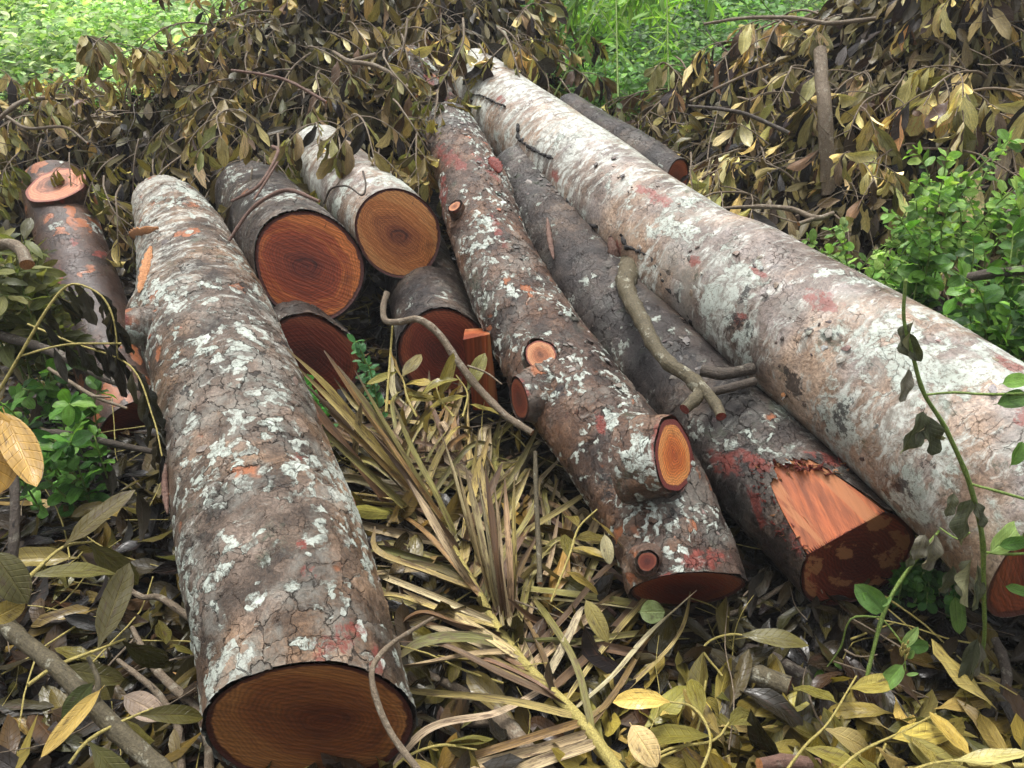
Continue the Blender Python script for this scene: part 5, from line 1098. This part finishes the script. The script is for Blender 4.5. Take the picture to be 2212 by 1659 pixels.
sprig('sprig of long dark leaves in front of the shaded lower right ground', [[(1560, 1460, 1.95, .003), (1520, 1400, 1.98, .003), (1580, 1370, 2.0, .003), (1680, 1390, 2.02, .002)]], pal_=DK, seed=61)
sprig('clump of khaki leaves in the gap before the nearly black end', [[(900, 900, 2.5, .004), (880, 860, 2.52, .004), (870, 820, 2.55, .003), (850, 790, 2.58, .002)], [(980, 900, 2.48, .004), (950, 860, 2.52, .003), (940, 820, 2.55, .002)], [(1000, 900, 2.45, .004), (1010, 850, 2.5, .003), (985, 810, 2.52, .002)]], seed=62, L=(.11, .16), step=.03)
# big orange leaves at the left edge, a single yellow leaf
def bigleaf(label, items, mat='leaf_wet', seed=0, name='fallen_leaf', cat='leaf'):
    mb = MB(); B, D, N, L, W, Tn = [], [], [], [], [], []
    for (x0, y0, d0, x1, y1, d1, ratio, tint) in items:
        a, b = P(x0, y0, d0), P(x1, y1, d1); B.append(a); D.append(b - a); N.append(nrm(CAM - a) + np.array([0, 0, .4])); L.append(np.linalg.norm(b - a)); W.append(L[-1] * ratio); Tn.append(tint)
    leaves(mb, np.array(B), np.array(D), np.array(N), np.array(L), np.array(W), np.array(Tn), nu=14, ns=6, curl=.35, fold=.3, wav=.03, seed=seed, shape=.6)
    o = mb.build(name, MT[mat], None, loc=B[0]); return tag(o, label, cat)
bigleaf('pair of large orange leaves hanging in at the left edge', [(-6, 872, 1.35, -10, 1065, 1.30, .48, (.42, .25, .06)), (5, 880, 1.36, 82, 1058, 1.30, .32, (.42, .26, .07))], cat='leaves')
bigleaf('single long yellow leaf lying lowest over the bottom left branch', [(226, 1480, 1.42, 78, 1640, 1.36, .22, (.40, .29, .09))])
bigleaf('dark olive leaf lying on the bottom left branch', [(205, 1470, 1.44, 125, 1558, 1.42, .42, (.06, .075, .02))])
bigleaf('pale pinkish leaf upside down beside the lower left branches', [(262, 1500, 1.62, 352, 1545, 1.58, .45, (.40, .31, .24))])
bigleaf('pale spotted leaf face up at the bottom, left of the brown stick', [(1360, 1560, 1.66, 1420, 1655, 1.6, .62, (.42, .33, .17))])
bigleaf('pale cream leaf standing against the lower part of the middle log', [(1305, 1150, 2.0, 1318, 1220, 1.98, .42, (.42, .38, .22))])
bigleaf('olive leaf with dark specks lying across the palm frond', [(1262, 1290, 1.86, 1314, 1385, 1.80, .36, (.26, .22, .07))])
bigleaf('large dark leaf at the left edge, topmost of the near pair', [(-20, 1185, 1.3, 58, 1300, 1.28, .5, (.07, .065, .02))])
bigleaf('round olive leaf at the left edge under the large dark one', [(-30, 1345, 1.3, 52, 1300, 1.32, .6, (.18, .14, .035))])
bigleaf('round glossy leaf touching the lip of the middle log end', [(1378, 1322, 1.9, 1434, 1320, 1.86, .8, (.09, .12, .05))])

GREENS = ([(0.12, 0.24, 0.05), (0.19, 0.34, 0.08), (0.07, 0.15, 0.035), (0.29, 0.43, 0.13)], [3, 3, 2, 1.4])
def bush(label, centre_list, seed, L=(.045, .075), group=None, name='leafy_bush', pal_=GREENS, ratio=.62, step=.03, cat='bush', sweep=(0, 0)):
    rs = np.random.default_rng(seed); st = []
    for (x, y, d, reach, cnt) in centre_list:
        c = P(x, y, d)
        for i in range(cnt):
            a = rs.uniform(0, 6.28); e = c + np.array([math.cos(a) * reach * rs.uniform(.3, 1) + sweep[0], math.sin(a) * reach * rs.uniform(.2, .9), rs.uniform(-.5, .75) * reach + sweep[1]])
            b = np.array([c[0] + rs.normal(0, .06), c[1] + .05 + rs.normal(0, .06), max(float(gz(c[0], c[1])), c[2] - .35)])
            mid = b * .45 + e * .55 + np.array([0, 0, .10]); st.append([(*b, .003), (*mid, .0025), (*e, .0012)])
    return plant(name, label, cat, st, dict(step=step * 1.25, L=L, ratio=ratio, droop=.15, pal=pal_, start=.25, fold=.22, curl=.4, shape=.5, per=2), (MT['twig_green'], MT['leaf_green']), seed=seed, group=group)
bush('bright green bush with small oval leaves behind the big trunk, nearest the heap', [(1850, 560, 3.05, .28, 8), (1940, 500, 3.0, .32, 10), (1900, 590, 2.95, .26, 7)], 71, L=(.03, .062))
bush('bright green bush with small oval leaves at the right edge above the trunk', [(2050, 440, 2.9, .32, 10), (2150, 400, 2.85, .34, 10), (2240, 520, 2.6, .32, 9), (2240, 410, 2.8, .26, 5)], 72, L=(.03, .066))
bush('darker green bush right against the near part of the big trunk', [(2060, 600, 2.6, .25, 9), (2150, 650, 2.45, .26, 9), (2250, 650, 2.35, .27, 9), (2240, 730, 2.25, .15, 5), (2000, 640, 2.65, .18, 6)], 73, pal_=([(0.07, 0.17, 0.03), (0.13, 0.27, 0.045), (0.04, 0.10, 0.025), (.2, .38, .06)], [3, 2, 2, 1]), L=(.03, .075))
bush('low green creeper on the ground below the far left log', [(40, 850, 2.75, .2, 4), (90, 915, 2.5, .22, 5), (40, 960, 2.3, .2, 5), (150, 965, 2.4, .15, 3)], 74, name='creeper', cat='creeper', pal_=([(0.08, 0.21, 0.03), (0.14, 0.30, 0.05), (0.04, 0.12, 0.02)], [3, 2, 2]), L=(.03, .08))
bush('greyish olive weeds at the left edge beside the far left log', [(30, 600, 2.9, .2, 10), (60, 680, 2.8, .2, 10), (0, 650, 2.7, .2, 8)], 75, name='weed_clump', cat='weeds', pal_=([(0.14, 0.16, 0.045), (0.20, 0.20, 0.07), (0.08, 0.09, 0.03)], [3, 2, 2]), L=(.07, .12), ratio=.35)
bush('tiny round leaved seedling in the shade below the notched log', [(2000, 1290, 2.15, .09, 10), (1960, 1270, 2.2, .07, 6)], 76, L=(.022, .036), ratio=.8, name='seedling', cat='seedling', step=.02, pal_=([(0.05, 0.14, 0.03), (0.08, 0.20, 0.04)], [2, 1]))
bush('small seedling with pointed leaves growing before the wavy edged log', [(768, 745, 2.72, .05, 2), (778, 800, 2.66, .04, 1)], 77, L=(.03, .045), ratio=.5, name='seedling', cat='seedling', step=.03, pal_=([(0.06, 0.19, 0.06), (0.10, 0.26, 0.09)], [2, 1]))
bush('small green plant half hidden by palm leaflets at the front left log', [(655, 850, 2.5, .06, 4)], 78, L=(.05, .07), ratio=.5, name='seedling', cat='seedling', step=.03, pal_=([(0.05, 0.20, 0.03), (0.08, 0.26, 0.04)], [2, 1]))

# tall wilted stalk in front of the big trunk
def at(*rows): return [(*P(x, y, d), r) for x, y, d, r in rows]
STALK = at((2105, 1470, 1.98, 0.0039), (2126, 1380, 1.86, 0.0043), (2124, 1250, 1.76, 0.0051), (2122, 1160, 1.70, 0.0056), (2094, 1045, 1.64, 0.0053), (2045, 930, 1.60, 0.0047), (1996, 850, 1.57, 0.0043), (1972, 770, 1.54, 0.0039), (1953, 690, 1.52, 0.0035), (1956, 606, 1.50, 0.0031))
wroot = plant('wilted_stalk', 'tall green stalk with limp grey leaves in front of the big trunk', 'plant',
   [STALK, at((1996, 853, 1.57, .0025), (2060, 848, 1.56, .0025), (2130, 852, 1.54, .0028), (2230, 850, 1.5, .003)), at((2094, 1045, 1.64, .003), (2150, 1060, 1.62, .003), (2230, 1082, 1.6, .003)), at((2122, 1192, 1.72, .003), (2170, 1197, 1.7, .003), (2230, 1195, 1.68, .003)),
    at((2094, 1150, 1.73, .002), (2070, 1165, 1.76, .002), (2030, 1140, 1.80, .0015))], dict(step=9, L=(.1, .1), ratio=.4, pal=GREENS, start=.0), (MT['twig_green'], MT['leaf_green']), seed=81)
for ch in list(wroot.children):
    if ch.name.startswith('leaves'): bpy.data.objects.remove(ch)
mb = MB(); I = []
WG = [(.11, .125, .07), (.08, .09, .05), (.16, .17, .11), (.22, .21, .16)]
for (x0, y0, x1, y1, d, ra) in ((1975, 690, 1945, 770, 1.52, .55), (1950, 710, 1990, 780, 1.53, .5), (1965, 790, 1945, 870, 1.55, .38), (1998, 880, 1955, 990, 1.58, .42), (2000, 890, 2015, 985, 1.59, .55), (2004, 900, 1985, 975, 1.585, .5), (2010, 905, 2035, 960, 1.6, .4),
    (2062, 1060, 2045, 1120, 1.66, .45), (2100, 1070, 2075, 1180, 1.66, .5), (2105, 1080, 2125, 1140, 1.65, .45), (2100, 1200, 2080, 1310, 1.76, .42), (2112, 1210, 2100, 1320, 1.77, .35), (2000, 1150, 1975, 1215, 1.83, .5), (2020, 1145, 2005, 1240, 1.82, .45), (2115, 1370, 2080, 1490, 1.86, .4), (2118, 1380, 2095, 1470, 1.87, .35), (2060, 1215, 2040, 1290, 1.78, .4), (1975, 1180, 1960, 1230, 1.85, .4)):
    I.append((x0, y0, d, x1, y1, d + .01, ra))
a = np.array([P(i[0], i[1], i[2]) for i in I]); b = np.array([P(i[3], i[4], i[5]) for i in I]); L = np.linalg.norm(b - a, axis=1)
leaves(mb, a, b - a, rng.normal(0, .5, (len(I), 3)) - FW, L, L * np.array([i[6] for i in I]), np.array([random.choice(WG) for _ in I]), nu=12, ns=6, curl=.35, fold=.7, wav=.16, seed=82, shape=.5)
mb.build('wilted_leaves', MT['leaf_dead'], wroot)
mb = MB(); I = [(2160, 830, 1.5, 2225, 815, .5), (2145, 875, 1.52, 2240, 850, .45), (2180, 1010, 1.55, 2215, 955, .5), (2130, 1200, 1.68, 2225, 1130, .4), (2150, 1180, 1.67, 2240, 1165, .35), (2062, 1280, 1.9, 2072, 1370, .42), (2165, 1265, 1.75, 2235, 1285, .35), (2195, 745, 1.6, 2250, 790, .4)]
a = np.array([P(i[0], i[1], i[2]) for i in I]); b = np.array([P(i[3], i[4], i[2]) for i in I]); L = np.linalg.norm(b - a, axis=1)
leaves(mb, a, b - a, rng.normal(0, .3, (len(I), 3)) - FW + [0, 0, .5], L, L * np.array([i[5] for i in I]), pal(len(I), *GREENS), nu=10, ns=4, curl=.3, seed=83, shape=.55)
mb.build('green_leaves', MT['leaf_green'], wroot)
# cut green vine stem in the lower right
v = plant('green_vine', 'cut green vine stem with a side sprout standing in the shade before the notched log', 'vine',
   [at((2035, 1140, 1.88, .0035), (1985, 1200, 1.88, .0042), (1935, 1270, 1.88, .0045), (1905, 1335, 1.88, .0052), (1888, 1400, 1.88, .0048), (1871, 1470, 1.88, .0042)),
    at((1905, 1334, 1.88, .0025), (1850, 1332, 1.90, .0022), (1830, 1350, 1.92, .002), (1815, 1400, 1.96, .002), (1780, 1450, 2.0, .0015)), at((1905, 1336, 1.88, .002), (1930, 1365, 1.87, .002), (1952, 1400, 1.86, .0018), (1956, 1450, 1.86, .0015))],
   dict(step=9, L=(.01, .02), ratio=.4, pal=GREENS, start=.0), (MT['twig_green'], MT['leaf_green']), seed=84)
for ch in list(v.children):
    if ch.name.startswith('leaves'): bpy.data.objects.remove(ch)
mb = MB(); I = [(1912, 1328, 1.87, 1858, 1262, .62), (1900, 1310, 1.87, 1925, 1290, .5), (1905, 1318, 1.88, 1862, 1280, .5), (1945, 1402, 1.86, 1985, 1355, .4), (1950, 1395, 1.87, 2015, 1395, .55), (1955, 1430, 1.85, 1898, 1498, .42), (1955, 1458, 1.85, 1985, 1455, .3), (1778, 1445, 2.0, 1760, 1470, .6), (1960, 1425, 1.86, 1975, 1405, .5), (1800, 1430, 1.98, 1820, 1445, .4)]
a = np.array([P(i[0], i[1], i[2]) for i in I]); b = np.array([P(i[3], i[4], i[2] - .01) for i in I]); L = np.linalg.norm(b - a, axis=1)
leaves(mb, a, b - a, rng.normal(0, .25, (len(I), 3)) - FW + [0, 0, .7], L, L * np.array([i[5] for i in I]), pal(len(I), *GREENS), nu=10, ns=4, curl=.3, seed=85, shape=.5)
mb.build('leaves', MT['leaf_green'], v)
mb = MB()
for i in range(14):
    c = P(1953 + rng.normal(0, 6), 1425 - i * 2.5 + rng.normal(0, 4), 1.86); tube(mb, [(*c, .0015), (*(c + [0, 0, .008]), .0028), (*(c + [0, 0, .016]), .0012)], sides=6, step=.004)
mb.build('flower_buds', MT['twig_yellow'], v)
# arched wilted twig at left, with black leaves
plant('wilted_twig', 'thin tan twig arching over the far left log with black limp leaves', 'twig',
   [at((-5, 850, 2.15, .0045), (50, 755, 2.15, .0042), (98, 674, 2.16, .004), (135, 625, 2.18, .0035), (168, 614, 2.2, .003), (219, 639, 2.2, .0028), (246, 694, 2.2, .0025), (254, 772, 2.2, .002)), at((40, 770, 2.15, .003), (140, 745, 2.17, .003), (262, 742, 2.2, .003)), at((60, 700, 2.3, .003), (150, 738, 2.22, .003), (280, 790, 2.2, .0025), (330, 900, 2.15, .002), (350, 985, 2.1, .002))],
   dict(step=.028, L=(.08, .13), ratio=.36, droop=2.2, start=.35, fold=.7, wav=.14, pal=([(.022, .022, .015), (.05, .045, .02), (.03, .028, .02)], [3, 1, 2])), (MT['twig_yellow'], MT['leaf_dead']), seed=86)

# ------------------------------------------------------------------ green undergrowth behind
def undergrowth(name, label, x0, x1, y0, y1, n, seed, h=(.15, .6), L=(.045, .085), palette=GREENS, per=13, ratio=.5):
    rs = np.random.default_rng(seed); x = rs.uniform(x0, x1, n); y = rs.uniform(y0, y1, n); g = gz(x, y)
    H = rs.uniform(*h, n) ** 1.0 * (1 + 1.1 * lump(np.stack([x, y, x * 0], 1), 4.0)); H = np.maximum(H, .08)
    B = []; D = []; N = []
    for j in range(per):
        t = (j + rs.random(n)) / per; a = j * 2.4 + rs.uniform(0, 1.5, n)
        lean = np.stack([np.cos(a) * .03, np.sin(a) * .03], 1)
        B.append(np.stack([x + lean[:, 0] + rs.normal(0, .05, n), y + lean[:, 1] + rs.normal(0, .05, n), g + H * (.25 + .75 * t)], 1))
        D.append(np.stack([np.cos(a), np.sin(a), rs.normal(.05, .35, n)], 1)); N.append(np.stack([rs.normal(0, .35, n), rs.normal(-.15, .35, n), np.ones(n)], 1))
    B, D, N = map(np.vstack, (B, D, N)); m = len(B); ll = rs.uniform(*L, m)
    tone = np.clip(1 + .75 * lump(B, 4.0, off=9) + .4 * lump(B, 13.0, off=3), .35, 1.8)
    mb = MB(); leaves(mb, B, D, N, ll, ll * ratio * rs.uniform(.7, 1.2, m), pal(m, *palette, rs=rs) * tone[:, None], nu=4, ns=2, seed=seed, shape=.5, fold=.25)
    o = mb.build(name, MT['leaf_green'], None, loc=(0, 0, 0)); tag(o, label, 'undergrowth', kind='stuff')
LG = ([(0.24, 0.38, 0.14), (0.34, 0.48, 0.21), (0.13, 0.25, 0.08), (0.45, 0.58, 0.30)], [3, 3, 2, 1.3])
MG = ([(0.09, 0.21, 0.05), (0.13, 0.28, 0.06), (0.06, 0.14, 0.04), (0.20, 0.35, 0.08)], [3, 2.2, 2, .8])
undergrowth('undergrowth', 'bright light green leafy undergrowth on the slope behind the left heap', -6.5, -1.0, 5.0, 9.5, 3800, 91, palette=LG, L=(.05, .10))
undergrowth('undergrowth', 'mid green leafy undergrowth on the slope between the two heaps', -1.0, 2.4, 5.2, 9.5, 2600, 92, palette=MG, L=(.045, .085))
undergrowth('undergrowth', 'green undergrowth on the slope behind the right heap', 2.4, 7, 5.6, 9.5, 1300, 93, palette=LG)
undergrowth('undergrowth', 'distant green undergrowth at the top of the slope', -12, 12, 9.5, 16, 3000, 94, palette=LG, L=(.10, .18), h=(.4, 1.3), per=10)
# long grass blades and taller plants in the green gap
mb = MB(); rs = np.random.default_rng(95); n = 520
x = rs.uniform(.15, 1.6, n); y = rs.uniform(4.3, 6.2, n); base = np.stack([x, y, gz(x, y)], 1); a = rs.uniform(0, 6.28, n)
leaves(mb, base, np.stack([np.cos(a) * .6, np.sin(a) * .6, np.ones(n)], 1), np.stack([np.cos(a), np.sin(a), np.ones(n) * .2], 1), rs.uniform(.2, .5, n), rs.uniform(.006, .014, n),
       pal(n, [(0.12, 0.22, 0.05), (0.22, 0.24, 0.09), (0.08, 0.15, 0.04)], [3, 2, 2], rs=rs), nu=7, ns=2, curl=1.1, seed=95, shape=.3, petiole=0.0)
o = mb.build('long_grass', MT['leaf_green'], None, loc=(0, 0, 0)); tag(o, 'thin arching grass blades in the gap between the two heaps', 'grass', kind='stuff')
for i, (x, y, d, lb) in enumerate(((1255, 40, 5.2, 'slender green stem leaning left in the gap behind the big trunk tip'), (1330, 20, 5.0, 'slim light green sapling with drooping narrow leaves above the grass gap'), (1440, 25, 5.0, 'green sapling with narrow leaves nearest the right heap'))):
    b = np.array(P(x + (-70 if i == 0 else 5), y + 190, d - .3)); e = P(x + (60 if i == 0 else 0), y - 60, d)
    plant('sapling', lb, 'sapling', [[(*b, .006), (*(b * .5 + e * .5), .005), (*e, .003)], [(*(b * .4 + e * .6), .003), (*(e + [.15, -.1, .02]), .002), (*(e + [.3, -.15, -.1]), .0015)], [(*(b * .5 + e * .5), .003), (*(e + [-.2, -.1, -.05]), .002), (*(e + [-.3, -.15, -.2]), .0015)]],
          dict(step=.035, L=(.10, .17), ratio=.22, droop=.8, start=.35, pal=([(0.16, 0.32, 0.06), (0.24, 0.42, 0.09)], [1, 1]), per=2), (MT['twig_green'], MT['leaf_green']), seed=96 + i)

# ------------------------------------------------------------------ rain haze
def haze():
    v = np.array([(x, y, z) for x in (-14, 14) for y in (-3, 18) for z in (-1.2, 5.5)], float)
    q = np.array([(0, 1, 3, 2), (4, 6, 7, 5), (0, 4, 5, 1), (2, 3, 7, 6), (0, 2, 6, 4), (1, 5, 7, 3)])
    m = bpy.data.materials.new('rain_haze'); m.use_nodes = True; t = m.node_tree; t.nodes.clear()
    o = t.nodes.new('ShaderNodeOutputMaterial'); p = t.nodes.new('ShaderNodeVolumePrincipled')
    p.inputs['Color'].default_value = (.93, .96, 1, 1); p.inputs['Density'].default_value = 0.003
    t.links.new(p.outputs[0], o.inputs['Volume'])
    tag(mk('haze', v, q, m, None, smooth=False, loc=(0, 0, 0)), 'thin rain haze paling the green slope behind the heaps', 'haze', kind='stuff')
haze()

for o in [p for p in bpy.data.objects if p.parent is None and p.get('label') == 'dead leafy branch']:      # prototypes never placed
    for ch in list(o.children): bpy.data.objects.remove(ch)
    bpy.data.objects.remove(o)
